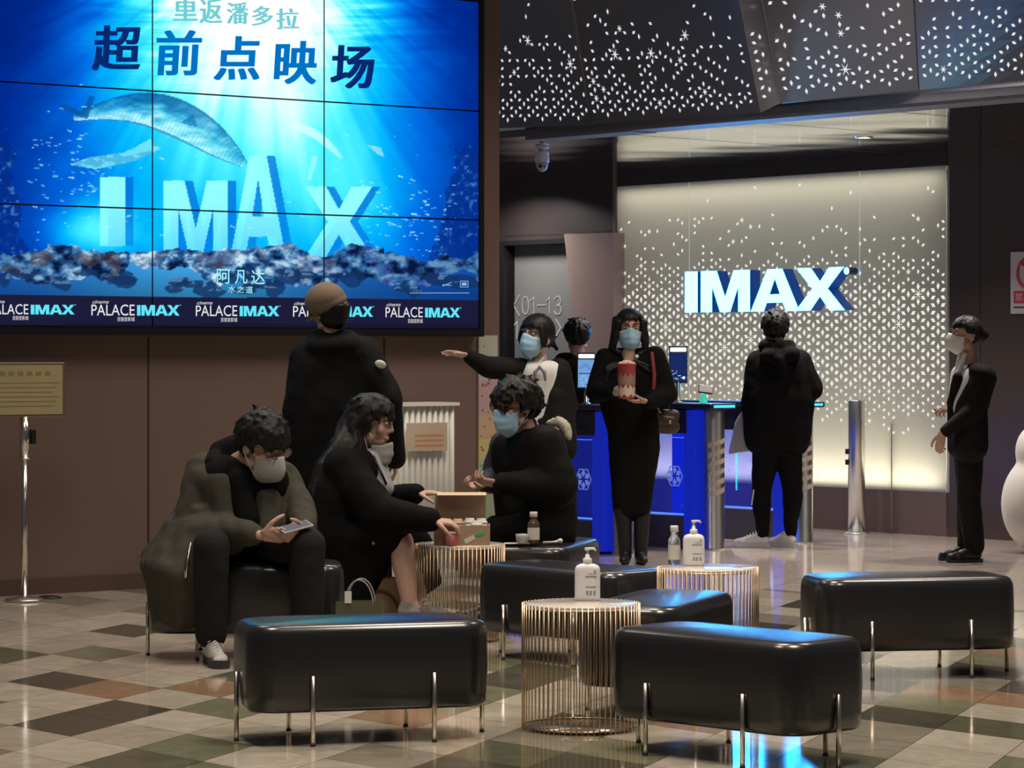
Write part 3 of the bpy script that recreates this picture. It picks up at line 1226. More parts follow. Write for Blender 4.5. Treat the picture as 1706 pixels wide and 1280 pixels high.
for x in np.arange(683, 780, 3.2):                      # fine print and two little marks
    mb.face([T_(x, -489), T_(x + 2.4, -489), T_(x + 2.4, -487.6), T_(x, -487.6)])
for k in range(2):
    mb.face([T_(737, -476 + k * 2), T_(752, -470 - k * 5), T_(752, -471.2 - k * 5), T_(737, -477.4 + k * 2)])
for x0, x1, y0, y1 in ((766, 780, 468, 469), (766, 767, 468, 479), (779, 780, 468, 479), (766, 780, 478, 479), (769, 777, 471, 476)):
    mb.face([T_(x0, -y1), T_(x1, -y1), T_(x1, -y0), T_(x0, -y0)])
rel(mb.build('fine_print', emi('fine_print', (.25, .50, .85), 1.0), vw, fix=False), VW0)
# ------------------------------------------------------------------ leather benches
M_LEATHER = mat('black_leather', (.016, .016, .017), .24, spec=.9, bump=(7, .03, .012))
M_LEG = mat('champagne_steel', (.72, .64, .56), .25, 1.0)


def rounded_rect(L, W, r, n=8):
    pts = []
    for cx, cy, a0 in ((L / 2 - r, W / 2 - r, 0), (-L / 2 + r, W / 2 - r, 90), (-L / 2 + r, -W / 2 + r, 180), (L / 2 - r, -W / 2 + r, 270)):
        for k in range(n + 1):
            t = math.radians(a0 + 90 * k / n)
            pts.append((cx + r * math.cos(t), cy + r * math.sin(t)))
    return pts


def make_bench(loc, ang, label):
    b = empty('leather_bench', loc, label, 'bench', 'black leather benches in the lobby', math.radians(ang))
    L, W, zb, zt = .865, .405, .112, .418
    mb = MB()
    prof = [(.04, zb), (.012, zb + .004), (.002, zb + .02), (0, zb + .06), (-.003, .5 * (zb + zt)), (0, zt - .055), (.003, zt - .030), (.012, zt - .012), (.026, zt - .003), (.045, zt)]
    rings = []
    for ins, z in prof:
        rings.append([mb.bm.verts.new((x, y, z)) for x, y in rounded_rect(L - 2 * ins, W - 2 * ins, .105 - ins * .8)])
    n = len(rings[0])
    for r0, r1 in zip(rings, rings[1:]):
        for k in range(n):
            mb.bm.faces.new((r0[k], r0[(k + 1) % n], r1[(k + 1) % n], r1[k]))
    mb.bm.faces.new(rings[0][::-1])
    # crowned top: shrinking rings
    prev = rings[-1]
    for q, (f, dz) in enumerate(((.92, .0020), (.8, .0043), (.6, .0072), (.35, .0097), (.12, .0108))):
        ring = [mb.bm.verts.new((v.co.x * f if False else x * f, y * f, zt + dz)) for v, (x, y) in zip(prev, rounded_rect(L - .09, W - .09, .069))]
        for k in range(n):
            mb.bm.faces.new((prev[k], prev[(k + 1) % n], ring[(k + 1) % n], ring[k]))
        prev = ring
    mb.bm.faces.new(prev)
    mb.build('cushion', M_LEATHER, b, smooth=True)
    for (x, y) in ((-.2155, -.2125), (.2155, -.2125), (-.2155, .2125), (.2155, .2125), (-.444, 0), (.444, 0)):
        mb = MB()
        mb.tube([(x, y, 0.006), (x, y, .243)], .0085, 12)
        mb.mi = 1
        mb.lathe([(.0095, 0), (.0095, .008)], 12, (x, y, 0))
        d = Vector((-.012 * (1 if x > .3 else -1 if x < -.3 else 0), -.012 * (1 if y > .1 else -1 if y < -.1 else 0), 0))
        mb.mi = 0
        mb.tube([Vector((x, y, .21)), Vector((x, y, .21)) + d], .005, 8)
        mb.build('leg', [M_LEG, M_DARK], b)
    return b


BENCHES = [
    ((-.535, 10.18), 15.7, 'empty black leather bench nearest the viewer, left of the wire tables'),
    ((.752, 9.70), -45.4, 'empty black leather bench right of the nearest gold wire table, corner towards the viewer'),
    ((1.671, 12.20), 10.0, 'black leather bench at the right edge of the photo in front of the two ushers side'),
    ((.56, 11.06), 70.0, 'black leather bench half hidden behind the nearest gold wire table, its blue top showing'),
    ((.264, 12.745), -45.0, 'long black leather bench directly behind the nearest wire table and its white pump bottle'),
    ((.165, 14.36), 76.0, 'black leather bench under the masked man in black, small bottle on it'),
    ((-1.19, 12.95), 4.0, 'black leather bench under the seated man in the olive parka'),
    ((-1.02, 14.04), 2.0, 'black leather bench hidden under the seated woman in the long black coat'),
]
labels_fix = {2: 'black leather bench at the right edge, below the usher with the white mask'}
for i, (c, a, l) in enumerate(BENCHES):
    make_bench((c[0], c[1], 0), a, labels_fix.get(i, l))

# ------------------------------------------------------------------ gold wire drum tables
M_GOLD = mat('gold_wire', (.56, .42, .28), .30, 1.0)
M_TOP = mat('cream_marble_top', (.66, .61, .55), .12, vary=(9, (.56, .50, .44)))


def make_table(loc, label):
    t = empty('wire_table', loc, label, 'table', 'round gold wire tables')
    R, zt = .207, .452
    mb = MB()
    mb.lathe([(0, zt - .014), (R - .012, zt - .014), (R - .006, zt - .010), (R - .006, zt), (R - .012, zt + .003), (0, zt + .003)], 48)
    mb.build('tabletop', M_TOP, t)
    for z, nm in ((zt - .012, 'upper_ring'), (.012, 'lower_ring')):
        mb = MB()
        pts = [(R * math.cos(2 * math.pi * k / 64), R * math.sin(2 * math.pi * k / 64), z) for k in range(65)]
        mb.tube(pts, .0034, 8, cap=False)
        mb.build(nm, M_GOLD, t)
    mb = MB()
    mb.lathe([(0, .006), (R - .012, .006), (R - .012, .010), (0, .010)], 40)
    mb.build('base_plate', mat('base_glass', (.35, .27, .2), .2, .6), t)
    n = 64
    for k in range(n):
        a = 2 * math.pi * k / n
        x, y = (R + .006) * math.cos(a), (R + .006) * math.sin(a)
        mb = MB()
        mb.tube([(x, y, .001), (x, y, zt + .002)], .0021, 6)
        mb.build('wire', M_GOLD, t)
    return t


TAB = [((.249, 10.40), 'nearest gold wire table with one white pump bottle on its cream top'),
       ((.825, 12.14), 'gold wire table with a clear bottle and a white pump bottle, reflecting blue light'),
       ((-.247, 13.65), 'gold wire table carrying the open cardboard box between the seated pair')]
t0 = make_table((TAB[0][0][0], TAB[0][0][1], 0), TAB[0][1])
for (c, l) in TAB[1:]:
    t = copy_tree(t0)
    t.location = (c[0], c[1], 0)
    t['label'] = l
ZT = .4555                                               # height of a table top

# ------------------------------------------------------------------ bottles
M_WPLAST = mat('white_plastic', (.78, .78, .77), .35)
M_LABEL = mat('grey_print', (.30, .30, .33), .6)


def make_pump(loc, rz, label):
    b = empty('pump_bottle', loc, label, 'bottle', 'white pump bottles of hand sanitizer', math.radians(rz))
    mb = MB()
    hw, hd = .046, .029
    prof = [(.90, 0), (.98, .003), (1, .010), (1, .105), (.97, .116), (.86, .125), (.60, .131), (.36, .133)]
    rings = []
    for s, z in prof:
        rings.append([mb.bm.verts.new((x, y, z)) for x, y in rounded_rect(2 * hw * s, 2 * hd * s, .022 * s, 6)])
    n = len(rings[0])
    for r0, r1 in zip(rings, rings[1:]):
        for k in range(n):
            mb.bm.faces.new((r0[k], r0[(k + 1) % n], r1[(k + 1) % n], r1[k]))
    mb.bm.faces.new(rings[0][::-1])
    mb.bm.faces.new(rings[-1])
    mb.build('body', M_WPLAST, b, smooth=True)
    mb = MB()
    mb.lathe([(.0145, .132), (.0165, .134), (.0165, .150), (.013, .153), (.008, .155), (.008, .166), (.0045, .167), (.0045, .181)], 20)
    mb.build('collar', M_WPLAST, b)
    mb = MB()
    mb.box((-.010, -.009, .180), (.010, .009, .191), bevel=.003)
    mb.tube([(.006, 0, .187), (.024, 0, .187), (.031, 0, .179)], [.0055, .0045, .0035], 8)
    mb.build('pump_head', M_WPLAST, b)
    mb = MB()
    for z, x0, x1 in ((.096, .004, .030), (.088, -.006, .036), (.085, -.006, .036), (.050, -.004, .036), (.047, -.004, .030)):
        mb.box((x0, -hd - .0008, z), (x1, -hd + .001, z + .0016))
    for x in (.002, .014, .028):
        mb.box((x - .004, -hd - .0008, .020), (x + .004, -hd + .001, .036))
    mb.box((.026, -hd - .0008, .102), (.034, -hd + .001, .110))
    mb.build('printed_label', M_LABEL, b)
    return b


make_pump((.275, 10.50, ZT), -6, 'white pump bottle alone on the nearest gold wire table')
make_pump((.772, 12.24, ZT), -4, 'white pump bottle beside the clear bottle on the far wire table')


def make_small_bottle(loc, label, liquid, body_h, r, cap_col):
    b = empty('small_bottle', loc, label, 'bottle')
    mb = MB()
    mb.lathe([(0, .001), (r * .92, .001), (r, .006), (r, body_h * .60), (r * .96, body_h * .66), (r * .6, body_h * .76), (r * .52, body_h * .80), (r * .52, body_h * .86), (0, body_h * .86)], 24)
    mb.build('body', liquid, b)
    mb = MB()
    mb.lathe([(0, body_h * .85), (r * .66, body_h * .85), (r * .66, body_h), (r * .6, body_h * 1.01), (0, body_h * 1.01)], 20)
    mb.build('cap', mat(cap_col[0], cap_col[1], .4), b)
    mb = MB()
    mb.lathe([(r * 1.015, body_h * .14), (r * 1.015, body_h * .52)], 24, cap=False)
    mb.build('paper_label', mat('pale_label', (.62, .60, .56), .6), b)
    return b


make_small_bottle((.690, 12.255, ZT), 'small clear capped bottle beside the pump bottle on the far wire table', mat('clear_liquid', (.80, .84, .92), .05, trans=.9, ior=1.3), .165, .026, ('white_cap', (.75, .75, .75)))
make_small_bottle((.105, 14.02, .428), 'small dark necked bottle with pale label standing on the bench by the masked man', mat('dark_liquid', (.16, .11, .08), .1, trans=.4), .155, .029, ('pale_cap', (.72, .70, .66)))

# things lying on that bench beside the bottle
mb = MB()
mb.box((-.07, -.03, 0), (.07, .03, .004), bevel=.0015)
o = tag(mb.build('white_napkin', mat('napkin_white', (.72, .70, .66), .8)), 'folded white napkin on the bench left of the dark bottle', 'napkin')
o.location = (.033, 14.03, .4285)
mb = MB()
mb.lathe([(0, .0), (.020, .0), (.026, .004), (.032, .030), (.0335, .046), (.0305, .046), (.023, .006), (0, .005)], 20)
o = tag(mb.build('clear_cup', mat('cloudy_plastic', (.75, .75, .76), .2, trans=.5)), 'small cloudy plastic cup on the bench just left of the dark bottle', 'cup')
o.location = (.050, 13.985, .4325)
mb = MB()
mb.tube([(0, 0, .008), (.05, .004, .010), (.075, .004, .014)], [.006, .005, .008], 10)
mb.ell((.085, .004, .016), (.013, .013, .012))
o = tag(mb.build('white_spoon', mat('spoon_white', (.70, .68, .66), .4)), 'small white spoon on the bench right of the dark bottle', 'spoon')
o.location = (.150, 14.02, .427)

# ------------------------------------------------------------------ cardboard box with its lid up
M_CARD = mat('cardboard', (.42, .29, .20), .8, vary=(30, (.36, .25, .17)))
M_CARDI = mat('cardboard_inner', (.60, .46, .31), .8)
bx = empty('cardboard_box', (-.247 + .028, 13.60, ZT), 'open brown cardboard box with its lid raised on the wire table', 'box')
bx.location = (P(770, 900, 13.6).x, 13.60, ZT)
W_, D_, H_ = .262, .17, .092
mb = MB()
th = .004
mb.box((-W_ / 2, -D_ / 2, 0), (W_ / 2, D_ / 2, th))
mb.box((-W_ / 2, -D_ / 2, th), (W_ / 2, -D_ / 2 + th, H_))
mb.box((-W_ / 2, D_ / 2 - th, th), (W_ / 2, D_ / 2, H_))
mb.box((-W_ / 2, -D_ / 2 + th, th), (-W_ / 2 + th, D_ / 2 - th, H_))
mb.box((W_ / 2 - th, -D_ / 2 + th, th), (W_ / 2, D_ / 2 - th, H_))
mb.build('carton', M_CARD, bx)
mb = MB()
Mx = Matrix.Translation((0, D_ / 2, H_)) @ Matrix.Rotation(math.radians(8), 4, 'X')
mb.box((-W_ / 2, -.002, 0), (W_ / 2 - .02, .002, .145), Mx)
mb.box((-W_ / 2 + .02, -.066, .143), (W_ / 2 - .025, -.001, .147), Mx, bevel=.0015)
mb.mi = 1
mb.box((-W_ / 2 + .012, -.070, .1475), (W_ / 2 - .018, .002, .151), Mx, bevel=.0015)
mb.build('lid', [M_CARD, M_CARDI], bx)
mb = MB()
mb.ell((.085, -D_ / 2 - .0005, .052), (.026, .0016, .013), Matrix.Rotation(math.radians(-16), 3, 'Y'))
mb.build('green_sticker', mat('green_sticker', (.10, .38, .16), .5), bx)
mb = MB()
mb.box((-.026, -.0015, -.011), (.026, .0, .011), Matrix.Translation((.036, -D_ / 2 - .0005, .028)) @ Matrix.Rotation(math.radians(-28), 4, 'Y'))
mb.build('white_sticker', mat('white_sticker', (.62, .62, .54), .6), bx)
# cups inside the box
rnd = random.Random(3)
cup_m = mat('cup_white', (.74, .71, .68), .45)
cup_t = mat('cup_tan', (.62, .45, .30), .5)
for k, (x, y, z, m_, lab) in enumerate(((.035, .02, .062, cup_m, 'second white lidded cup from the right in the cardboard box'), (.090, .025, .060, cup_m, 'rightmost white lidded cup in the cardboard box'),
                                        (-.02, -.01, .060, cup_t, 'tan cup in the middle of the cardboard box next to the reaching hand'), (.068, -.03, .052, cup_m, 'white lidded cup at the front wall inside the cardboard box'),
                                        (-.088, .03, .055, cup_t, 'tan cup at the left inside the cardboard box'))):
    c = empty('lidded_cup', bx.location + Vector((x, y, .005)), lab, 'cup', 'cups in the cardboard box')
    h = z + .035
    mb = MB()
    mb.lathe([(0, 0), (.020, 0), (.021, .003), (.028, h), (0, h)], 20)
    mb.build('cup_body', m_, c)
    mb = MB()
    mb.lathe([(.0295, h - .004), (.0305, h), (.0295, h + .005), (.024, h + .006), (.023, h + .016), (.020, h + .020), (0, h + .020)], 20)
    mb.build('cup_lid', m_, c)
# the red cup in the woman's hand, in front of the box
rc = empty('red_cup', (P(752, 900, 13.49).x, 13.478, ZT), 'red cup with a pale rim held in front of the cardboard box', 'cup')
mb = MB()
mb.lathe([(0, 0), (.024, 0), (.026, .004), (.033, .062), (.030, .062), (.024, .006), (0, .006)], 22)
mb.build('cup_body', mat('cup_red', (.50, .13, .13), .45), rc)
mb = MB()
mb.lathe([(.033, .058), (.0355, .060), (.0355, .066), (.029, .066), (.029, .060)], 22, cap=False)
mb.build('cup_rim', mat('cup_rim', (.72, .60, .55), .5), rc)

# ------------------------------------------------------------------ paper bags on the floor
def paper_bag(loc, rz, w, d, h, m_, label, handles, hm):
    b = empty('paper_bag', loc, label, 'bag', None, math.radians(rz))
    mb = MB()
    t = .002
    mb.box((-w / 2, -d / 2, 0), (w / 2, d / 2, t))
    mb.box((-w / 2, -d / 2, t), (w / 2, -d / 2 + t, h))
    mb.box((-w / 2, d / 2 - t, t), (w / 2, d / 2, h))
    for sx in (-1, 1):
        x0 = sx * w / 2
        mb.face([(x0, -d / 2, t), (x0 - sx * .012, 0, t), (x0 - sx * .03, 0, h), (x0, -d / 2, h)])
        mb.face([(x0, d / 2, t), (x0 - sx * .012, 0, t), (x0 - sx * .03, 0, h), (x0, d / 2, h)])
    mb.build('bag_body', m_, b)
    for y in handles:
        pts = [(.30 * w * math.cos(t_), y, h - .02 + .115 * math.sin(t_)) for t_ in np.linspace(0, math.pi, 17)]
        mb = MB()
        mb.tube(pts, .0033, 8)
        mb.build('handle', hm, b)
    return b


g = paper_bag((P(600, 1000, 12.6).x, 12.6, 0), -4, .205, .085, .272, mat('olive_paper', (.105, .10, .062), .7), 'small olive paper bag with thin grey handles and a white tag', (-.04, .04), mat('grey_cord', (.30, .28, .26), .6))
mb = MB()
mb.box((-.062, -.048, .266), (-.032, -.046, .318))
mb.build('hang_tag', mat('tag_white', (.70, .70, .68), .6), g)
k_ = paper_bag((P(655, 1000, 13.75).x, 13.76, 0), 3, .22, .10, .285, mat('kraft_paper', (.24, .155, .09), .75), 'brown kraft paper bag with a dark curved mark behind the olive bag', (), None)
mb = MB()
c0 = Vector((-.075, -.0565, .115))
for a0, a1, r in ((-20, 100, .100), (-62, -34, .10)):
    pts = [c0 + Vector((r * math.cos(math.radians(a)), 0, r * math.sin(math.radians(a)) * 1.1)) for a in np.linspace(a0, a1, 14)]
    mb.tube(pts, .006, 6, flat=.3)
mb.build('curved_mark', mat('dark_brown_print', (.06, .03, .02), .7), k_)

# ------------------------------------------------------------------ left notice stand
sp = FP(41, 1002)
ns = empty('notice_stand', sp, 'gold notice plate on a steel post at the left edge of the wall', 'sign stand', None, math.atan2(VD.y, VD.x))
mb = MB()
mb.lathe([(0, .001), (.105, .001), (.11, .006), (.105, .014), (.05, .024), (.026, .030), (0, .030)], 32)
mb.build('base', M_STEEL, ns)
mb = MB()
mb.tube([(0, 0, .02), (0, 0, .80)], .0165, 16)
mb.tube([(0, 0, .78), (0, 0, 1.01)], .026, 16)
mb.build('post', M_CHROME, ns)
mb = MB()
mb.tube([(0, 0, .775), (0, 0, .785)], .030, 16)
mb.build('collar', M_STEEL, ns)
mb = MB()
mb.box((.035, -.02, .86), (.062, .012, .94), bevel=.004)
mb.box((.02, -.01, .885), (.04, .006, .915))
mb.build('belt_clip', M_DARK, ns)
mb = MB()
zc0, zc1 = CH - (695 - HOR) / F * sp.y, CH - (604 - HOR) / F * sp.y
mb.box((-.30, -.022, zc0), (.235, .010, zc1), bevel=.004)
mb.build('plate_frame', mat('brass_frame', (.42, .33, .22), .3, .9), ns)
mb = MB()
mb.box((-.285, -.0245, zc0 + .014), (.220, -.0215, zc1 - .014))
mb.build('gold_plate', mat('gold_plate', (.58, .46, .22), .38, .35, vary=(6, (.45, .40, .26))), ns)
mb = MB()
hgt = zc1 - zc0
for k in range(6):
    z = zc0 + hgt * (.62 - .085 * k)
    mb.box((-.265, -.0256, z), (.20 - .02 * (k % 3), -.0240, z + .0036))
for k in range(7):
    x = -.22 + k * .055
    mb.box((x, -.0256, zc0 + hgt * .76), (x + .034, -.0240, zc0 + hgt * .76 + .022))
mb.build('engraving', mat('engraving_brown', (.26, .19, .09), .6), ns)
mb = MB()
mb.lathe([(0, 0), (.07, 0), (.072, .004), (.05, .012), (0, .014)], 24)
o = tag(mb.build('floor_socket', M_DARK), 'small black floor disc beside the steel notice post', 'floor disc')
q = FP(78, 996)
o.location = q + VN * .03

# ------------------------------------------------------------------ ribbed white stand and pastel poster against the wall
s0, _ = plane_st(VA, VD, 652, 900, .27, VN)
s1, _ = plane_st(VA, VD, 757, 900, .27, VN)
zt_ = plane_st(VA, VD, 720, 671, .28, VN)[1]
rs = empty('ribbed_stand', V3(.5 * (s0 + s1), 0, .17), 'white ribbed stand with an orange notice against the wall behind the seated woman', 'stand')
R0 = rs.location.copy()
mb = MB()
slab(mb, V3, s0, s1, 0.03, zt_ - .02, .05, .27)
n = 11
for k in range(n):
    s = s0 + (s1 - s0) * (k + .5) / n
    p = V3(s, 0, .272)
    mb.tube([p + Vector((0, 0, .03)), p + Vector((0, 0, zt_ - .02))], (s1 - s0) / n * .33, 10)
rel(mb.build('ribbed_body', mat('ribbed_white', (.74, .74, .69), .5), rs), R0)
mb = MB()
slab(mb, V3, s0 - .015, s1 + .015, zt_ - .02, zt_, .03, .305)
slab(mb, V3, s0 - .005, s1 + .005, 0, .03, .04, .30)
rel(mb.build('cap_board', mat('cap_white', (.74, .72, .68), .5), rs), R0)
sm, zm0 = plane_st(VA, VD, 690, 752, .3, VN)
sm1, zm1 = plane_st(VA, VD, 744, 704, .3, VN)
mb = MB()
slab(mb, V3, sm - .06, sm1, zm0, zm1, .306, .309)
mb.mi = 1
for k in range(3):
    slab(mb, V3, sm, sm1 - .03, zm0 + .025 + .03 * k, zm0 + .040 + .03 * k, .309, .3095)
rel(mb.build('orange_notice', [mat('notice_sheet', (.56, .46, .36), .6), mat('notice_print', (.55, .28, .16), .6)], rs), R0)

sp0, zq0 = plane_st(VA, VD, 798, 905, .02, VN)
sp1, zq1 = plane_st(VA, VD, 829.5, 559, .02, VN)
mb = MB()
zs = [zq0 + (zq1 - zq0) * t for t in (0, .28, .40, .50, .62, .78, .90, 1)]
for k, (a, b_) in enumerate(zip(zs, zs[1:])):
    mb.mi = k
    slab(mb, V3, sp0, sp1, a, b_, .004, .018)
rr = random.Random(8)
mb.mi = 7
for k in range(26):
    u, v = rr.uniform(sp0 + .012, sp1 - .03), rr.uniform(zq0 + .35, zq1 - .04)
    w_ = rr.uniform(.008, .02)
    slab(mb, V3, u, u + w_, v, v + w_ * rr.uniform(.5, 1.2), .018, .0185)
po = mb.build('wall_poster', [mat('poster_green', (.28, .36, .24), .6), mat('poster_mint', (.32, .42, .30), .6), mat('poster_yellow', (.48, .42, .18), .6), mat('poster_orange', (.48, .34, .22), .6),
                              mat('poster_pink', (.44, .30, .32), .6), mat('poster_rose', (.46, .36, .37), .6), mat('poster_pale', (.42, .44, .36), .6), mat('poster_print', (.22, .10, .10), .6)])
tag(po, 'tall narrow pastel poster at the end of the brown wall behind the pointing usher', 'poster')

# ------------------------------------------------------------------ camera dome under the ceiling
dp = P(903, 262, 20.9)
dm = empty('dome_camera', (dp.x, dp.y, ZC - .11), 'white dome camera hanging under the ceiling beside the video wall', 'camera')
mb = MB()
mb.lathe([(0, .104), (.05, .104), (.05, .098), (.045, .092), (.02, .090), (.02, .072), (0, .072)], 24)
mb.build('mount', mat('mount_white', (.55, .55, .58), .4), dm)
mb = MB()
mb.lathe([(0, .076), (.035, .074), (.050, .060), (.053, .030), (.053, .004), (.050, -.010), (0, -.010)], 28)
mb.build('housing', mat('camera_white', (.62, .62, .66), .35), dm)
mb = MB()
mb.lathe([(.047, -.008), (.045, -.030), (.036, -.055), (.022, -.070), (.008, -.076), (0, -.077)], 28)
mb.build('dome', mat('dome_shell', (.42, .42, .50), .12), dm)
mb = MB()
mb.ell((-.012, -.040, -.038), (.015, .010, .014))
mb.ell((.016, -.038, -.040), (.008, .008, .008))
mb.build('lens', M_DARK, dm)

# ------------------------------------------------------------------ no-smoking notice on the right wall
n0, nz0 = plane_st(IA, ID, 1683, 523, .04, IN)
n1, nz1 = plane_st(IA, ID, 1750, 418, .04, IN)
sgn = empty('smoking_notice', I3(.5 * (n0 + n1), nz0, .03), 'white notice with a red ring and red bar at the right edge of the wall', 'sign')
G0 = sgn.location.copy()
mb = MB()
slab(mb, I3, n0, n1, nz0, nz1, .022, .036)
rel(mb.build('board', mat('notice_white', (.50, .48, .50), .5), sgn), G0)
M_RED = mat('notice_red', (.42, .05, .07), .5)
cc, cz, cr = .5 * (n0 + n1), nz1 - .155, .115
mb = MB()
pts = [I3(cc + cr * math.cos(t), cz + cr * math.sin(t), .0375) for t in np.linspace(0, 2 * math.pi, 40)]
mb.tube(pts, .012, 8, cap=False, flat=1.0)
mb.tube([I3(cc - cr * .7, cz + cr * .7, .0375), I3(cc + cr * .7, cz - cr * .7, .0375)], .010, 8)
rel(mb.build('red_ring', M_RED, sgn), G0)
mb = MB()
slab(mb, I3, n0 + .03, n1 - .03, nz0 + .075, nz0 + .165, .036, .0375)
rel(mb.build('red_bar', M_RED, sgn), G0)
mb = MB()
f_ = lambda u, v: I3(u, v, .0385)
word(mb, '禁止吸烟', f_, n0 + .045, n1 - .045, nz0 + .09, nz0 + .15)
rel(mb.build('bar_lettering', mat('notice_print_white', (.55, .5, .5), .5), sgn, fix=False), G0)
mb = MB()
slab(mb, I3, n0 + .03, n1 - .05, nz0 + .04, nz0 + .052, .036, .0372)
slab(mb, I3, cc - .06, cc + .05, cz - .012, cz + .008, .036, .0372)
slab(mb, I3, cc + .03, cc + .045, cz + .01, cz + .06, .036, .0372)
rel(mb.build('black_print', mat('print_black', (.05, .05, .06), .5), sgn), G0)

# ------------------------------------------------------------------ white bulging figure cut by the right edge
wb = empty('white_figure', (P(1728, 800, 19.6).x, 19.6, 0), 'white bulging rounded shape half cut off by the right edge of the photo', 'decoration')
mb = MB()
mb.ell((0, 0, .335), (.245, .24, .33), seg=28, rings=18)
mb.ell((.02, 0, .69), (.17, .17, .20), seg=24, rings=14)
mb.organic('soft_body', mat('soft_white', (.62, .61, .57), .7), wb, .02, 8)
# ------------------------------------------------------------------ ticket gates
M_NAVY = mat('navy_lacquer', (.018, .018, .045), .25, spec=.6)
M_BLUE = mat('blue_lit_column', (.01, .02, .2), .3, emit=(.003, .012, .32), es=1.0)
M_CYAN = emi('cyan_strip', (.03, .50, 1.0), 2.6)
M_BLIN = emi('blue_line', (.05, .16, 1.0), 2.2)
m = bpy.data.materials.new('blue_lit_glass')
m.use_nodes = True
nt = m.node_tree
nt.nodes.clear()
ou = nt.nodes.new('ShaderNodeOutputMaterial')
tp = nt.nodes.new('ShaderNodeBsdfTransparent')
tp.inputs[0].default_value = (.62, .66, 1.0, 1)
gl = nt.nodes.new('ShaderNodeBsdfGlossy')
gl.inputs[0].default_value = (.8, .8, 1, 1)
gl.inputs[1].default_value = .05
em = nt.nodes.new('ShaderNodeEmission')
em.inputs[0].default_value = (.012, .04, .75, 1)
em.inputs[1].default_value = .12
mx1 = nt.nodes.new('ShaderNodeMixShader')
mx1.inputs[0].default_value = .07
nt.links.new(tp.outputs[0], mx1.inputs[1])
nt.links.new(gl.outputs[0], mx1.inputs[2])
ad = nt.nodes.new('ShaderNodeAddShader')
nt.links.new(mx1.outputs[0], ad.inputs[0])
nt.links.new(em.outputs[0], ad.inputs[1])
nt.links.new(ad.outputs[0], ou.inputs[0])
M_BGLASS = m

GA = math.atan2(-ID.y, -ID.x)


def make_gate(loc, label, led=False, emblem=True):
    g = empty('ticket_gate', loc, label, 'ticket gate', 'steel and blue glass ticket gates', GA)
    L = 1.30
    mb = MB()
    mb.lathe([(.074, .0), (.074, .012), (.0725, .014), (.0725, .965), (.070, .97)], 36)
    mb.build('end_post', M_STEEL, g)
    mb = MB()
    mb.box((-.10, -.13, .972), (L, .13, 1.012), bevel=.012)
    mb.build('top_slab', M_NAVY, g)
    mb = MB()
    mb.box((.17, -.105, .80), (L - .06, .105, .970), bevel=.006)
    mb.mi = 1
    mb.box((.24, .1045, .845), (.60, .1065, .865))
    mb.build('housing', [M_NAVY, M_DARK], g)
    for x0, x1 in ((.082, .20), (L - .16, L - .05)):
        mb = MB()
        mb.box((x0, -.10, .02), (x1, .10, .965), bevel=.004)
        mb.build('blue_column', M_BLUE, g)
    mb = MB()
    mb.box((.20, -.09, .0), (L - .16, .09, .225), bevel=.006)
    mb.build('plinth', mat('grey_plinth', (.07, .065, .085), .35), g)
    mb = MB()
    mb.box((.21, .052, .23), (L - .17, .060, .80))
    p = mb.build('glass_panel', M_BGLASS, g)
    if emblem:
        mb = MB()
        for k in range(6):
            t = math.radians(60 * k + 30)
            c = Vector((.33 + .042 * math.cos(t), .0615, .50 + .042 * math.sin(t)))
            e, n_ = Vector((math.cos(t), 0, math.sin(t))), Vector((-math.sin(t), 0, math.cos(t)))
            mb.face([c - e * .026, c + n_ * .021, c + e * .03, c - n_ * .021])
        t6 = [(.33 + .078 * math.cos(math.radians(60 * k)), .50 + .078 * math.sin(math.radians(60 * k))) for k in range(7)]
        mb.tube([(x, .062, z) for x, z in t6], .004, 6)
        mb.build('emblem', emi('emblem_light', (.22, .30, .95), .55), p)
    mb = MB()
    for y in (.056,):
        mb.tube([(.215, y, .235), (L - .175, y, .235)], .006, 6)
        mb.tube([(.215, y, .235), (.215, y, .79)], .0035, 6)
        mb.tube([(L - .32, y, .235), (L - .32, y, .79)], .004, 6)
        mb.tube([(.215, y, .77), (L - .175, y, .77)], .003, 6)
    mb.build('light_edge', M_BLIN, g)
    if led:
        mb = MB()
        for k in range(22):
            z = .36 + k * .016
            mb.box((.60, .062, z), (.612, .066, z + .009))
        mb.build('led_column', M_CYAN, g)
    mb = MB()
    mb.box((-.104, -.10, .984), (-.0995, .10, 1.000))
    mb.build('status_light', M_CYAN, g)
    mb = MB()
    for k in range(6):
        z = .36 + .068 * k
        for a in range(8):
            t0, t1 = math.radians(100 + a * 16), math.radians(100 + (a + 1) * 16)
            r = .0735
            mb.face([(r * math.cos(t0), r * math.sin(t0), z + a * .006), (r * math.cos(t1), r * math.sin(t1), z + (a + 1) * .006),
                     (r * math.cos(t1), r * math.sin(t1), z + .035 + (a + 1) * .006), (r * math.cos(t0), r * math.sin(t0), z + .035 + a * .006)])
    mb.build('beige_stripes', mat('beige_stripes', (.50, .42, .34), .45), g)
    mb = MB()
    mb.box((.10, -.004, .36), (.11, .004, .37))
    return g


GATES = [((.748, 19.42, 0), 'ticket gate behind the seated masked man, its blue column beside the popcorn woman', False),
         ((1.40, 19.96, 0), 'ticket gate with the bright cyan end strip between the popcorn woman and the hooded man', False),
         ((2.085, 20.66, 0), 'ticket gate with a dotted cyan light line behind the hooded man', True)]
for l, lab, led in GATES:
    make_gate(l, lab, led)
GE = Vector((-ID.x, -ID.y, 0))

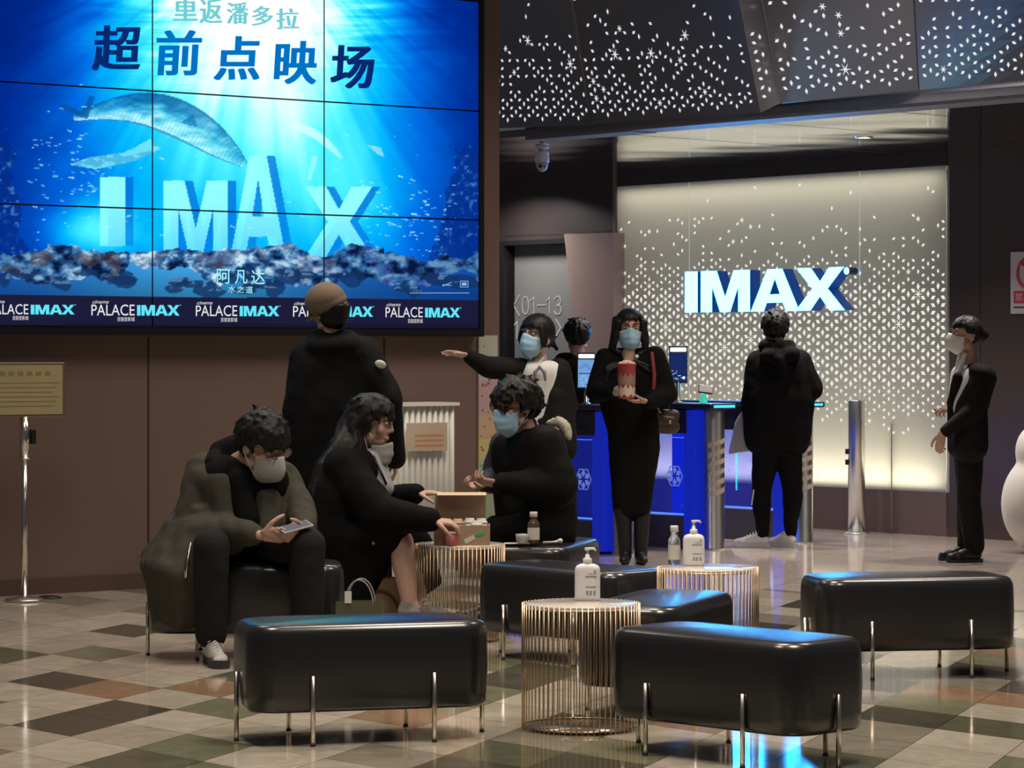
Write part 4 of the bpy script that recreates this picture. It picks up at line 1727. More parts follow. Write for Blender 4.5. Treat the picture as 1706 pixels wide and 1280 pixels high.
# steel hinge post near the wall
hp = empty('steel_post', P(1427, 800, 21.7).xy.to_3d(), 'tall steel post standing alone before the glowing wall', 'post')
mb = MB()
mb.lathe([(.064, .0), (.064, 1.0), (.061, 1.008), (0, 1.010)], 36)
mb.build('shaft', M_STEEL, hp)
mb = MB()
mb.lathe([(.064, 0), (.098, 0), (.098, .010), (.066, .016)], 36)
mb.build('flange', M_STEEL, hp)
mb = MB()
for z in (.52, .60):
    mb.box((-.085, -.02, z), (-.055, .02, z + .04), bevel=.004)
mb.build('hinge_clamp', M_DARK, hp)


def face_terminal(base, z0, z1, w, yaw, label, bright):
    t = empty('face_terminal', base, label, 'scanner', 'face scanning terminals on the ticket gates', math.radians(yaw))
    zb = 1.013
    mb = MB()
    mb.lathe([(.030, 0), (.030, .006), (.018, .010), (.0165, .012), (.0165, z0 - zb + .03)], 20)
    mb.build('pole', M_CHROME, t)
    h = z1 - z0
    Mx = Matrix.Translation((0, -.005, z0 - zb)) @ Matrix.Rotation(math.radians(-6), 4, 'X')
    mb = MB()
    mb.box((-w / 2, -.012, 0), (w / 2, .014, h), Mx, bevel=.006)
    mb.build('case', mat('terminal_case', (.05, .05, .06), .3), t)
    mb = MB()
    mb.box((-w / 2 + .006, -.0135, .008), (w / 2 - .006, -.0118, h * .80), Mx)
    s_ = mb.build('display', emi('terminal_blue_bright' if bright else 'terminal_blue_dark', (.20, .45, .85) if bright else (.012, .03, .15), .8), t)
    mb = MB()
    rr_ = random.Random(7 + bright)
    for k in range(11):
        x, z = rr_.uniform(-w * .38, w * .25), rr_.uniform(.02, h * .36)
        mb.box((x, -.0145, z), (x + rr_.uniform(.008, .022), -.0130, z + .004), Mx)
    mb.mi = 1
    pts = [Mx @ Vector((w * .30 + .011 * math.cos(a), -.0142, h * .14 + .011 * math.sin(a))) for a in np.linspace(0, 2 * math.pi, 17)[:-1]]
    mb.face(pts)
    if bright:
        mb.mi = 2
        mb.box((-w * .42, -.0142, h * .40), (w * .42, -.0130, h * .43), Mx)
        for r in (.022, .034):
            for a in range(9):
                a0, a1 = math.radians(20 * a), math.radians(20 * a + 14)
                mb.face([Mx @ Vector((-.008 + q * math.cos(b__), -.0142, h * .52 + q * math.sin(b__))) for q, b__ in ((r, a0), (r + .004, a0), (r + .004, a1), (r, a1))])
    mb.build('screen_graphics', [emi('graphic_pale', (.55, .72, .95), .9), emi('graphic_white', (.8, .9, 1), 1.0), emi('graphic_dark', (.03, .10, .30), .8)], s_)
    mb = MB()
    pts = []
    mb.box((-w * .42, -.020, h * .845), (w * .42, -.010, h * .945), Mx, bevel=.004)
    mb.build('light_bar', emi('terminal_light', (.93, .95, 1.0), 5.0), t)
    return t


A0, B0 = Vector(GATES[0][0]), Vector(GATES[1][0])
face_terminal(A0 + GE * .367 + Vector((0, 0, 1.013)), 1.117, 1.365, .127, -4, 'lit face scanner on a pole just left of the popcorn woman', True)
face_terminal(B0 + GE * .314 + Vector((-.03, 0, 1.013)), 1.150, 1.412, .130, -6, 'dark face scanner on a pole just right of the popcorn woman', False)
q = B0 + GE * .105 + Vector((0, 0, 1.013))
cr_ = empty('card_reader', q, 'small pale tablet reader with a green glowing foot on the gate', 'card reader')
mb = MB()
mb.lathe([(.030, 0), (.028, .008), (.020, .04), (.017, .062), (0, .064)], 18)
mb.build('glowing_foot', mat('green_glow', (.05, .4, .3), .3, emit=(.03, .62, .42), es=.8), cr_)
mb = MB()
mb.box((-.052, -.010, .0), (.052, .006, .062), Matrix.Translation((.012, -.01, .066)) @ Matrix.Rotation(math.radians(8), 4, 'Y') @ Matrix.Rotation(math.radians(-28), 4, 'X'), bevel=.004)
mb.mi = 1
mb.box((-.046, -.0115, .006), (.046, -.0095, .056), Matrix.Translation((.012, -.01, .066)) @ Matrix.Rotation(math.radians(8), 4, 'Y') @ Matrix.Rotation(math.radians(-28), 4, 'X'))
mb.build('tablet', [mat('tablet_frame', (.12, .11, .13), .35), mat('tablet_face', (.42, .40, .42), .25)], cr_)
# ------------------------------------------------------------------ people
M_SKIN = mat('skin_light', (.52, .34, .27), .5, vary=(40, (.47, .29, .22)))
M_SKIN2 = mat('skin_warm', (.48, .30, .22), .5, vary=(40, (.42, .25, .18)))
M_HAIR = mat('black_hair', (.009, .008, .008), .50, spec=.28)
M_EYE = mat('eye_white', (.60, .58, .56), .3)
M_IRIS = mat('eye_dark', (.015, .01, .008), .2)
M_MASKB = mat('mask_blue', (.34, .56, .74), .7)
M_MASKW = mat('mask_white', (.66, .65, .62), .7)
M_MASKG = mat('mask_grey', (.36, .36, .35), .7)
M_BLACK = mat('black_cloth', (.006, .006, .0065), .9, spec=.12)
M_BLACK2 = mat('black_suit', (.008, .0075, .008), .8, spec=.18)
M_PUFF = mat('black_padded', (.007, .007, .0075), .8, spec=.15)
M_SHIRT = mat('white_shirt', (.62, .61, .60), .7)
M_OLIVE = mat('olive_parka', (.062, .060, .046), .85, spec=.2, vary=(5, (.047, .046, .036)))
M_DENIM = mat('black_denim', (.016, .0155, .016), .85, spec=.2)
M_SHOEW = mat('sneaker_white', (.60, .59, .57), .6)
M_SOLE = mat('sole_dark', (.03, .03, .03), .6)
M_SOLEW = mat('sole_white', (.55, .54, .52), .6)
M_SHOEB = mat('shoe_black', (.012, .012, .012), .35)
M_FRAME = mat('glasses_frame', (.02, .018, .018), .3)


class Pers:
    def __init__(self, x, Y, label):
        self.o = Vector(((x - CX) / F * Y, Y, 0))
        self.Y = Y
        self.label = label

    def j(self, x, y, dy=0.0):
        return P(x, y, self.Y + dy) - self.o

    def head(self, c, f, u=(0, 0, 1), s=1.0):
        f = Vector(f).normalized()
        u = Vector(u)
        u = (u - f * u.dot(f)).normalized()
        r = f.cross(u)
        self.hc, self.hs = Vector(c), s
        self.R = Matrix((r, f, u)).transposed()
        return self

    def H(self, x, y, z):
        return self.hc + self.R @ (Vector((x, y, z)) * self.hs)

    def root(self, mb, skin=None, voxel=.006):
        b = mb.organic('person', skin or M_SKIN, None, voxel, 4, fac=.45)
        b.location = self.o
        tag(b, self.label, 'person')
        self.body = b
        return b


def head_prims(p, mb, fem=False):
    s = p.hs
    e = lambda x, y, z, a, b, c: mb.ell(p.H(x, y, z), (a * s, b * s, c * s), p.R, 16, 11)
    e(0, -.010, .035, .074, .092, .082)
    e(0, .028, -.018, .062, .064, .078)
    e(0, .040, -.070, .045 if fem else .050, .048, .038)
    e(0, .062, -.095, .022 if fem else .026, .022, .018)
    for sx in (-1, 1):
        e(sx * .045, .062, -.018, .020, .020, .022)
        e(sx * .050, .012, -.060, .018, .032, .026)
        e(sx * .032, .080, .044, .024, .012, .008)
        e(sx * .075, -.004, -.004, .009, .018, .030)
        e(sx * .079, -.010, .012, .006, .014, .016)
    cap = lambda a, ra, b, rb: mb.capsule(p.H(*a), ra * s, p.H(*b), rb * s, 10)
    cap((0, .086, .034), .008, (0, .104, -.012), .011)
    cap((-.010, .094, -.018), .008, (.010, .094, -.018), .008)
    e(0, .088, -.048, .021, .010, .005)
    e(0, .087, -.057, .018, .010, .006)


def eyes(p, parent, brow=True):
    s = p.hs
    for sx in (-1, 1):
        mb = MB()
        mb.ell(p.H(sx * .031, .0815, .020), (.0125 * s, .0105 * s, .0075 * s), p.R, 12, 8)
        mb.mi = 1
        mb.ell(p.H(sx * .031, .0895, .020), (.0062 * s, .004 * s, .0062 * s), p.R, 10, 6)
        mb.build('eye', [M_EYE, M_IRIS], parent)
        if brow:
            mb = MB()
            mb.tube([p.H(sx * .014, .0945, .044), p.H(sx * .032, .0945, .050), p.H(sx * .052, .082, .045)], [.0035 * s, .0042 * s, .0015 * s], 8)
            mb.build('eyebrow', M_HAIR, parent)


def hair(p, parent, name='hair', n=300, front=.062, back=-.085, ear=.0, ln=.045, lift=.012, fringe=0.0, part=0.0, seed=1, extra=None, voxel=.0065, m_=None, vol=1.0, zmax=9, it=2):
    rnd = random.Random(seed)
    s = p.hs
    mb = MB()
    if zmax > 1:
        mb.ell(p.H(0, -.034, .046), (.080 * s * vol, .082 * s * vol, .080 * s * vol), p.R, 18, 12)
    else:
        mb.ell(p.H(0, -.028, -.02), (.076 * s, .078 * s, .070 * s), p.R, 18, 12)
    ga = math.pi * (3 - math.sqrt(5))
    for i in range(n):
        z = 1 - 2 * (i + .5) / n
        r = math.sqrt(1 - z * z)
        a = i * ga
        d = Vector((r * math.cos(a), r * math.sin(a), z))
        q = Vector((d.x * .080 * vol, d.y * .096 * vol - .012, d.z * .087 * vol + .040))
        t = min(1, max(0, (d.y + .55) / 1.15))
        t = t * t * (3 - 2 * t)
        thr = back * (1 - t) + front * t
        if -.35 < d.y < .45 and abs(d.x) > .6:
            thr = max(thr, ear)
        if q.z < thr or q.z > zmax:
            continue
        flow = Vector((d.x * .4 + rnd.gauss(0, .25) + part * .3, (.35 if d.y > 0 else -.3) + rnd.gauss(0, .25), -.75 + rnd.gauss(0, .2)))
        if d.z > .8:
            flow = Vector((rnd.gauss(0, .35) + d.x, .35 + d.y + rnd.gauss(0, .35), -.02))
        flow = flow - d * flow.dot(d) + d * rnd.uniform(0, lift * 10)
        flow.normalize()
        L = ln * rnd.uniform(.6, 1.2)
        if d.y > .55:
            L *= 1 + fringe
        e = q + flow * L + d * lift * rnd.uniform(.1, .9)
        mb.capsule(p.H(*(q * .97)), .017 * s, p.H(*e), .006 * s, 8)
    if extra:
        extra(mb)
    return mb.organic(name, m_ or M_HAIR, parent, voxel * s, it, .003 if it < 4 else .0012, 60)


def strands(mb, p, roots, targets, r0, r1, rnd, n=1, jit=.012):
    """hanging locks: each from a point on the head through way points"""
    for rt, tg in zip(roots, targets):
        for _ in range(n):
            pts = [rt] + list(tg)
            pts = [q + Vector((rnd.gauss(0, jit), rnd.gauss(0, jit), rnd.gauss(0, jit * .4))) for q in pts]
            k = len(pts)
            mb.chain(pts, [r0 + (r1 - r0) * i / (k - 1) for i in range(k)], 8)


def face_mask(p, parent, m_, kind='flat', dz=0.0, name='face_mask', loops=True):
    s = p.hs
    mb = MB()
    nu, nv = 26, 16
    grid = []
    for iv in range(nv + 1):
        v = iv / nv
        row = []
        for iu in range(nu + 1):
            u = -1 + 2 * iu / nu
            a = u * math.radians(72)
            ztop = .004 + .018 * math.exp(-(u / .38) ** 2) - .010 * abs(u)
            zbot = -.118 + .036 * u * u
            z = ztop + (zbot - ztop) * v + dz
            fr = .100
            bulge = math.sin(math.pi * min(1, v * 1.02)) * .022 * (1 - u * u) + .016 * math.exp(-(u / .25) ** 2) * (1 - v)
            if kind == 'cup':
                bulge = bulge * 1.1 + .018 * max(0, 1 - abs(u) * 2.2) * math.sin(math.pi * v)
            elif kind == 'flat':
                bulge += .0022 * math.sin(v * 5 * math.pi * 1.3) * (1 - u * u)
            bulge -= .030 * max(0, v - .72) / .28 * (1 - u * u)
            rx = .071 - .012 * v * (abs(u) > .0)
            x = math.sin(a) * (rx + .003)
            y = .012 + math.cos(a) * (fr - .018) + bulge + .006
            row.append(mb.bm.verts.new(p.H(x, y, z)))
        grid.append(row)
    for iv in range(nv):
        for iu in range(nu):
            mb.bm.faces.new((grid[iv][iu], grid[iv][iu + 1], grid[iv + 1][iu + 1], grid[iv + 1][iu]))
    o = mb.build(name, m_, parent, smooth=True)
    md = o.modifiers.new('t', 'SOLIDIFY')
    md.thickness = .0025
    md.offset = 1
    if loops:
        mb = MB()
        for sx in (-1, 1):
            e = lambda x, y, z: p.H(sx * x, y, z)
            mb.tube([e(.070, .040, -.008 + dz), e(.079, .012, .010), e(.082, -.012, .022), e(.083, -.024, .004), e(.080, -.016, -.026), e(.070, .020, -.055 + dz * .5), e(.062, .045, -.078 + dz)], .0019 * s, 6)
        mb.build('ear_loop', mat('loop_white', (.68, .68, .68), .6), o)
    return o


def glasses(p, parent, m_=None):
    s = p.hs
    mb = MB()
    for sx in (-1, 1):
        c = p.H(sx * .034, .109, .016)
        pts = [c + p.R @ Vector((.025 * s * math.cos(t), -.006 * s * abs(math.cos(t)) * 0, .020 * s * math.sin(t))) for t in np.linspace(0, 2 * math.pi, 21)]
        mb.tube(pts, .0021 * s, 6, cap=False)
        mb.tube([p.H(sx * .059, .107, .022), p.H(sx * .079, .05, .024), p.H(sx * .083, -.008, .022)], .0021 * s, 6)
    mb.tube([p.H(-.009, .109, .020), p.H(0, .112, .023), p.H(.009, .109, .020)], .002 * s, 6)
    o = mb.build('glasses', m_ or M_FRAME, parent)
    for sx in (-1, 1):
        mb = MB()
        c = p.H(sx * .034, .109, .016)
        mb.face([c + p.R @ Vector((.024 * s * math.cos(t), 0, .019 * s * math.sin(t))) for t in np.linspace(0, 2 * math.pi, 21)[:-1]])
        mb.build('lens', mat('lens_glass', (.9, .9, .9), .03, trans=1.0, ior=1.02), o)
    return o


def hand_prims(mb, wr, d, n, th, curl=.4, s=1.0, spread=1.0, tcurl=.3, curls=None):
    """palm, four fingers and a thumb; d = where the fingers point, n = palm side, th = thumb side"""
    d = Vector(d).normalized()
    n = Vector(n)
    n = (n - d * n.dot(d)).normalized()
    t = d.cross(n)
    if t.dot(Vector(th)) < 0:
        t = -t
    wr = Vector(wr)
    kn = []
    for k, (off, ln) in enumerate(((.0285, .084), (.0095, .089), (-.0095, .085), (-.0275, .077))):
        q = wr + (d * ln + t * off * spread) * s
        kn.append(q)
        mb.capsule(wr + t * off * .55 * s + d * .012 * s, .0135 * s, q, .0102 * s, 10)
    mb.capsule(wr + (d * .02 + t * .012) * s, .017 * s, wr + (d * .06 - t * .010) * s, .0135 * s, 10)
    tips = []
    for k, (q, L) in enumerate(zip(kn, (.070, .078, .073, .057))):
        c = curls[k] if curls else curl * (1 + .12 * k)
        dirv = (d + t * (.10 - .07 * k) * spread).normalized()
        ang = 0
        pos = q
        r = .0088 if k < 3 else .0078
        for frac, bend in ((.46, .9), (.30, 1.15), (.24, .75)):
            ang += c * bend
            dd = dirv * math.cos(ang) + n * math.sin(ang)
            nx = pos + dd * L * frac * s
            mb.capsule(pos, r * s, nx, r * .9 * s, 10)
            pos = nx
            r *= .9
        tips.append(pos)
    pos = wr + (d * .022 + t * .024) * s
    r = .0125
    for frac, (a, b, c_) in ((.040, (.62, .68, .25)), (.032, (.78, .45, .25 + tcurl * .5)), (.026, (.85, .15, .25 + tcurl))):
        dd = (d * a + t * b + n * c_).normalized()
        nx = pos + dd * frac * s
        mb.capsule(pos, r * s, nx, r * .86 * s, 10)
        pos = nx
        r *= .86
    return tips


def limb(mb, pts, rad):
    mb.chain([Vector(q) for q in pts], rad, 14)


def cols(mb, tl, tr, bl, br, rt, rb, n=4, mid=None, rm=None):
    """a garment body: soft columns from the top edge to the hem"""
    for k in range(n):
        t = k / (n - 1)
        a, b = lerp(tl, tr, t), lerp(bl, br, t)
        if mid:
            m_ = lerp(mid[0], mid[1], t)
            mb.capsule(a, rt, m_, rm, 14)
            mb.capsule(m_, rm, b, rb, 14)
        else:
            mb.capsule(a, rt, b, rb, 14)


def shoe(p, parent, ankle, toe_dir, L=.27, m_=None, sole_m=None, name='shoe', h=.085, laces=True, heel=.028, pitch=0.0):
    """ankle point stands over the heel; the sole rests on the floor"""
    m_ = m_ or M_SHOEW
    td = Vector((toe_dir[0], toe_dir[1], 0)).normalized()
    sd = Vector((-td.y, td.x, 0))
    a = Vector(ankle)
    base = Vector((a.x, a.y, 0)) - td * .055
    fl = lambda x, y, z: base + td * x * L + sd * y + Vector((0, 0, z + pitch * x))
    mb = MB()
    mb.capsule(fl(.16, 0, .048), .034, fl(.55, 0, .044), .036, 12)
    mb.capsule(fl(.55, 0, .044), .036, fl(.86, .004, .034), .028, 12)
    mb.capsule(fl(.70, .018, .034), .026, fl(.88, -.012, .032), .024, 12)
    mb.capsule(fl(.18, 0, .06), .034, fl(.24, 0, h), .036, 12)
    mb.capsule(fl(.30, 0, .07), .034, fl(.55, 0, .052), .034, 12)
    up = mb.organic(name, m_, parent, .006, 4)
    outl = [(.0, .0), (.02, .022), (.10, .033), (.30, .032), (.50, .034), (.70, .043), (.85, .042), (.96, .026), (1.0, .0), (.96, -.028), (.85, -.040), (.70, -.040), (.50, -.032), (.30, -.030), (.10, -.032), (.02, -.022)]
    mb = MB()
    lo = [mb.bm.verts.new(fl(x, y * 1.02, .001)) for x, y in outl]
    hi = [mb.bm.verts.new(fl(x, y * 1.06, heel if x < .75 else heel * .85 + (.006 if x > .94 else 0))) for x, y in outl]
    mb.bm.faces.new(lo[::-1])
    mb.bm.faces.new(hi)
    k = len(lo)
    for i in range(k):
        mb.bm.faces.new((lo[i], lo[(i + 1) % k], hi[(i + 1) % k], hi[i]))
    mb.build('sole', sole_m or M_SOLEW, up)
    if laces:
        mb = MB()
        for i in range(5):
            x = .36 + .075 * i
            z = .118 - .010 * i - (.02 if h < .08 else 0)
            mb.tube([fl(x, -.026, z - .020), fl(x + .02, 0, z - .002), fl(x, .026, z - .020)], .0033, 6)
        mb.tube([fl(.36, 0, .112), fl(.33, .03, .098), fl(.40, .042, .078)], .003, 6)
        mb.build('laces', mat('lace_pale', (.66, .64, .58), .7), up)
    return up


def body_prims(p, mb, J, fem=False, legs=True, arms=True):
    shl, shr, hpl, hpr = J['shl'], J['shr'], J['hpl'], J['hpr']
    chest = (shl + shr) / 2 - Vector((0, 0, .13))
    pel = (hpl + hpr) / 2
    mb.capsule(lerp(shl, shr, .06), .048, lerp(shl, shr, .94), .048, 12)
    cols(mb, lerp(shl, shr, .24) - Vector((0, 0, .08)), lerp(shl, shr, .76) - Vector((0, 0, .08)), lerp(pel, hpl, .7), lerp(pel, hpr, .7), .082, .085, 3)
    mb.capsule(hpl, .085, hpr, .085, 12)
    mb.capsule((shl + shr) / 2 + Vector((0, 0, .0)), .055, J['nk'], .046 if fem else .052, 12)
    mb.capsule(J['nk'], .046 if fem else .052, p.H(0, -.012, -.05), .046 if fem else .052, 12)
    if arms:
        for q in 'lr':
            limb(mb, [J['sh' + q], J['el' + q], J['wr' + q]], [.046, .036, .026])
    if legs:
        for q in 'lr':
            limb(mb, [J['hp' + q], J['kn' + q], J['an' + q]], [.078, .050, .034])
            a = J['an' + q]
            td = Vector(J.get('td' + q, (0, -1, 0))).normalized()
            if not J.get('nofoot'):
                mb.capsule(Vector((a.x, a.y, .045)) - td * .02, .025, Vector((a.x, a.y, .035)) + td * .12, .018, 10)


def trousers(p, parent, J, m_, g=.016, rk=.062, ra=.055, name='trousers', wob=.006, voxel=.011):
    mb = MB()
    pel = (J['hpl'] + J['hpr']) / 2
    mb.capsule(J['hpl'], .088 + g, J['hpr'], .088 + g, 14)
    mb.capsule(J['hpl'] + Vector((0, 0, .07)), .08 + g, J['hpr'] + Vector((0, 0, .07)), .08 + g, 14)
    for q in 'lr':
        a = J['an' + q]
        limb(mb, [J['hp' + q], J['kn' + q], lerp(J['kn' + q], a, .94)], [.084 + g, rk, ra])
    return mb.organic(name, m_, parent, voxel, 6, wob, 11)


# ---- usher at the right, white mask, in profile
p = Pers(1608, 18.84, 'usher in black suit and white mask standing in profile before the right wall')
J = {'nk': p.j(1616, 600, 0), 'shl': p.j(1606, 622, .17), 'shr': p.j(1634, 624, -.17), 'ell': p.j(1612, 686, .22), 'wrl': p.j(1588, 684, .06),
     'elr': p.j(1622, 684, -.22), 'wrr': p.j(1570, 722, -.24), 'hpl': p.j(1614, 738, .09), 'hpr': p.j(1616, 738, -.09),
     'knl': p.j(1612, 832, .08), 'knr': p.j(1614, 832, -.09), 'anl': p.j(1612, 912, .08), 'anr': p.j(1624, 916, -.10), 'tdl': (-1, -.15, 0), 'tdr': (-1, -.25, 0)}
p.head(p.j(1609, 560), (-1, -.30, -.02), (0, 0, 1), 1.0)
mb = MB()
head_prims(p, mb, True)
body_prims(p, mb, J, True)
hand_prims(mb, J['wrr'], (-.22, -.05, -1), (.55, .8, 0), (-.6, .6, -.1), .55, spread=.85, tcurl=.2)
hand_prims(mb, J['wrl'], (-.8, -.45, .12), (.2, .5, -.9), (0, -.2, 1), .75)
b = p.root(mb, M_SKIN2, .005)
eyes(p, b)


def bun(mb, p=p):
    mb.ell(p.H(0, -.118, .010), (.045, .038, .048), p.R)
    for k in range(7):
        t = 2 * math.pi * k / 7
        mb.capsule(p.H(.03 * math.cos(t), -.125, .010 + .03 * math.sin(t)), .016, p.H(.02 * math.cos(t + 1.4), -.145, .01 + .02 * math.sin(t + 1.4)), .012, 8)


hair(p, b, n=260, front=.066, ear=.016, ln=.025, lift=.002, seed=2, extra=bun, back=-.07)
face_mask(p, b, M_MASKW, 'cup')
mb = MB()
cols(mb, p.j(1606, 628, .10), p.j(1628, 630, -.10), p.j(1606, 735, .10), p.j(1612, 735, -.10), .092, .108, 4, (p.j(1606, 672, .08), p.j(1612, 672, -.08)), .102)
mb.organic('shirt', M_SHIRT, b, .010, 5, .003, 10)
mb = MB()
mb.chain([p.H(-.045, .03, -.12), p.j(1594, 634, -.05), p.j(1588, 660, -.05)], [.016, .018, .014], 10)
mb.chain([p.H(.045, .02, -.12), p.j(1592, 632, .05), p.j(1586, 660, .04)], [.016, .018, .014], 10)
mb.build('collar', M_SHIRT, b, smooth=True)
mb = MB()
back = Vector((.036, 0, 0))
cols(mb, p.j(1612, 630, .13) + back, p.j(1634, 630, -.14) + back * .4, p.j(1612, 742, .13), p.j(1616, 742, -.14), .090, .125, 5, (p.j(1614, 680, .10) + back * .3, p.j(1618, 680, -.12)), .108)
mb.capsule(p.j(1586, 674, -.06), .035, p.j(1596, 744, -.09), .075, 12)
mb.capsule(p.j(1596, 628, -.12), .035, p.j(1584, 672, -.08), .030, 12)
mb.capsule(J['shl'], .07, J['shr'], .076, 12)
limb(mb, [J['shr'], J['elr'], lerp(J['elr'], J['wrr'], .90)], [.074, .058, .043])
limb(mb, [J['shl'], J['ell'], lerp(J['ell'], J['wrl'], .80)], [.072, .058, .045])
mb.organic('jacket', M_BLACK2, b, .010, 5, .005, 10)
trousers(p, b, J, M_BLACK2, .014, .078, .068)
shoe(p, b, J['anl'], (-1, -.15), .255, M_SHOEB, M_SHOEB, h=.07, laces=False, heel=.022)
shoe(p, b, J['anr'], (-1, -.28), .255, M_SHOEB, M_SHOEB, h=.07, laces=False, heel=.022)

# ---- hooded man seen from behind
p = Pers(1290, 20.2, 'person in a black hooded sweatshirt and white sneakers seen from behind with a pale tote')
J = {'nk': p.j(1293, 583, .0), 'shl': p.j(1262, 604, .0), 'shr': p.j(1332, 603, .0), 'ell': p.j(1254, 662, -.03), 'wrl': p.j(1250, 682, .17),
     'elr': p.j(1352, 648, .0), 'wrr': p.j(1322, 655, .24), 'hpl': p.j(1277, 738, 0), 'hpr': p.j(1312, 738, 0),
     'knl': p.j(1268, 822, .02), 'knr': p.j(1321, 822, .02), 'anl': p.j(1271, 893, -.06), 'anr': p.j(1317, 895, -.04), 'tdl': (-.95, .35, 0), 'tdr': (-.75, .7, 0)}
p.head(p.j(1291, 550), (-.25, 1, -.06), (0, 0, 1), 1.02)
mb = MB()
head_prims(p, mb)
body_prims(p, mb, J)
hand_prims(mb, J['wrl'], (.2, .9, -.3), (.9, 0, -.4), (0, .3, 1), .7)
hand_prims(mb, J['wrr'], (-.8, .5, .2), (-.3, -.3, -.8), (0, .2, 1), .5)
b = p.root(mb)
eyes(p, b)
hair(p, b, n=320, back=-.095, ear=-.02, ln=.04, lift=.008, seed=3, vol=1.03)
mb = MB()
cols(mb, p.j(1268, 612, .0), p.j(1326, 612, .0), p.j(1270, 728, 0), p.j(1320, 728, 0), .105, .135, 5, (p.j(1264, 670, -.01), p.j(1328, 670, -.01)), .125)
mb.capsule(J['shl'], .085, J['shr'], .085, 12)
limb(mb, [J['shl'], J['ell'], J['wrl']], [.088, .075, .050])
limb(mb, [J['shr'], J['elr'], J['wrr']], [.088, .080, .055])
mb.organic('sweatshirt', M_BLACK, b, .011, 6, .010, 8)
mb = MB()
for k in range(9):
    a = math.radians(-160 + 40 * k)
    a2 = math.radians(-160 + 40 * (k + 1))
    c = p.j(1295, 579, -.02)
    r = .092
    mb.capsule(c + Vector((r * math.cos(a), r * .85 * math.sin(a), .012 * math.cos(a * 2))), .044, c + Vector((r * math.cos(a2), r * .85 * math.sin(a2), .012)), .044, 10)
mb.capsule(p.j(1276, 592, -.11), .048, p.j(1322, 590, -.11), .052, 12)
mb.capsule(p.j(1298, 600, -.13), .055, p.j(1303, 618, -.12), .04, 12)
mb.organic('hood', M_BLACK, b, .010, 6, .006, 12)
trousers(p, b, J, M_BLACK, .020, .072, .045, wob=.008)
mb = MB()
mb.box((-.004, -.002, -.055), (.004, .002, .055), Matrix.Translation(p.j(1254, 829, -.052)) @ Matrix.Rotation(math.radians(8), 4, 'Y'))
mb.build('leg_stripe', mat('stripe_white', (.6, .6, .6), .5), b)
shoe(p, b, J['anl'], (-.95, .25), .275, M_SHOEW, M_SOLEW, heel=.032)
shoe(p, b, J['anr'], (-.70, .75), .275, M_SHOEW, M_SOLEW, heel=.032)
# his tote, hanging from the left forearm
tb = empty('tote_bag', p.o + p.j(1232, 755, .06), 'pale grey tote bag hanging at the left arm of the hooded person', 'bag')
q0 = p.o + p.j(1232, 755, .06)
ww = lambda x, y, dy: p.o + p.j(x, y, dy) - q0
mb = MB()
front = [ww(1246, 668, -.005), ww(1258, 672, .0), ww(1248, 752, .0), ww(1213, 757, -.02), ww(1224, 705, -.02)]
fv = [mb.bm.verts.new(v) for v in front]
bv = [mb.bm.verts.new(v + Vector((.01, .06, .0))) for v in front]
mb.bm.faces.new(fv)
mb.bm.faces.new(bv[::-1])
for k in range(5):
    mb.bm.faces.new((fv[k], bv[k], bv[(k + 1) % 5], fv[(k + 1) % 5]))
mb.organic('bag_body', mat('tote_grey', (.30, .31, .33), .8), tb, .008, 3, .004, 12)
mb = MB()
mb.tube([ww(1248, 672, .02), ww(1251, 655, .05), ww(1256, 672, .06)], .006, 8)
mb.build('strap', mat('tote_grey', (.30, .31, .33), .8), tb)

# ---- woman with the popcorn bucket
p = Pers(1052, 18.57, 'long haired woman in black with a blue mask holding a red popcorn bucket')
J = {'nk': p.j(1048, 592, .01), 'shl': p.j(1009, 598, .03), 'shr': p.j(1090, 596, .03), 'ell': p.j(992, 652, -.02), 'wrl': p.j(1024, 655, -.20),
     'elr': p.j(1110, 656, .0), 'wrr': p.j(1076, 672, -.19), 'hpl': p.j(1032, 708, .02), 'hpr': p.j(1074, 708, .02),
     'knl': p.j(1036, 826, .0), 'knr': p.j(1070, 826, .01), 'anl': p.j(1042, 915, .0), 'anr': p.j(1068, 917, .0), 'tdl': (-.15, -1, 0), 'tdr': (.1, -1, 0)}
p.head(p.j(1049, 551), (0.04, -1, -.05), (.02, 0, 1), 1.03)
mb = MB()
head_prims(p, mb, True)
body_prims(p, mb, J, True)
hand_prims(mb, p.j(1022, 650, -.23), (.75, -.25, -.25), (.75, .75, .1), (.1, -.2, 1), .55)
hand_prims(mb, p.j(1078, 668, -.22), (-1, -.2, -.05), (0, .1, 1), (-.2, -1, .3), .35)
b = p.root(mb, M_SKIN2, .005)
eyes(p, b)


def long_hair(mb, p=p):
    r_ = random.Random(21)
    for sx, xe in ((-1, 1005), (1, 1084)):
        for k in range(24):
            t = k / 23
            rt = p.H(sx * .078, .055 - .13 * t, .05 + .02 * t)
            tg = [p.H(sx * (.090 + .006 * t), .045 - .11 * t, -.04), p.H(sx * (.098 + .012 * t), .03 - .10 * t, -.12) + Vector((0, 0, 0)),
                  p.j(1049 + sx * (31 + 6 * r_.random() + 5 * t), 606 + 16 * r_.random(), -.070 + .14 * t)]
            if sx < 0:
                tg.append(p.j(1011 - 7 * r_.random() + 4 * t, 634 + 20 * r_.random(), -.075 + .13 * t))
            strands(mb, p, [rt], [tg], .021, .009, r_, 1, .006)


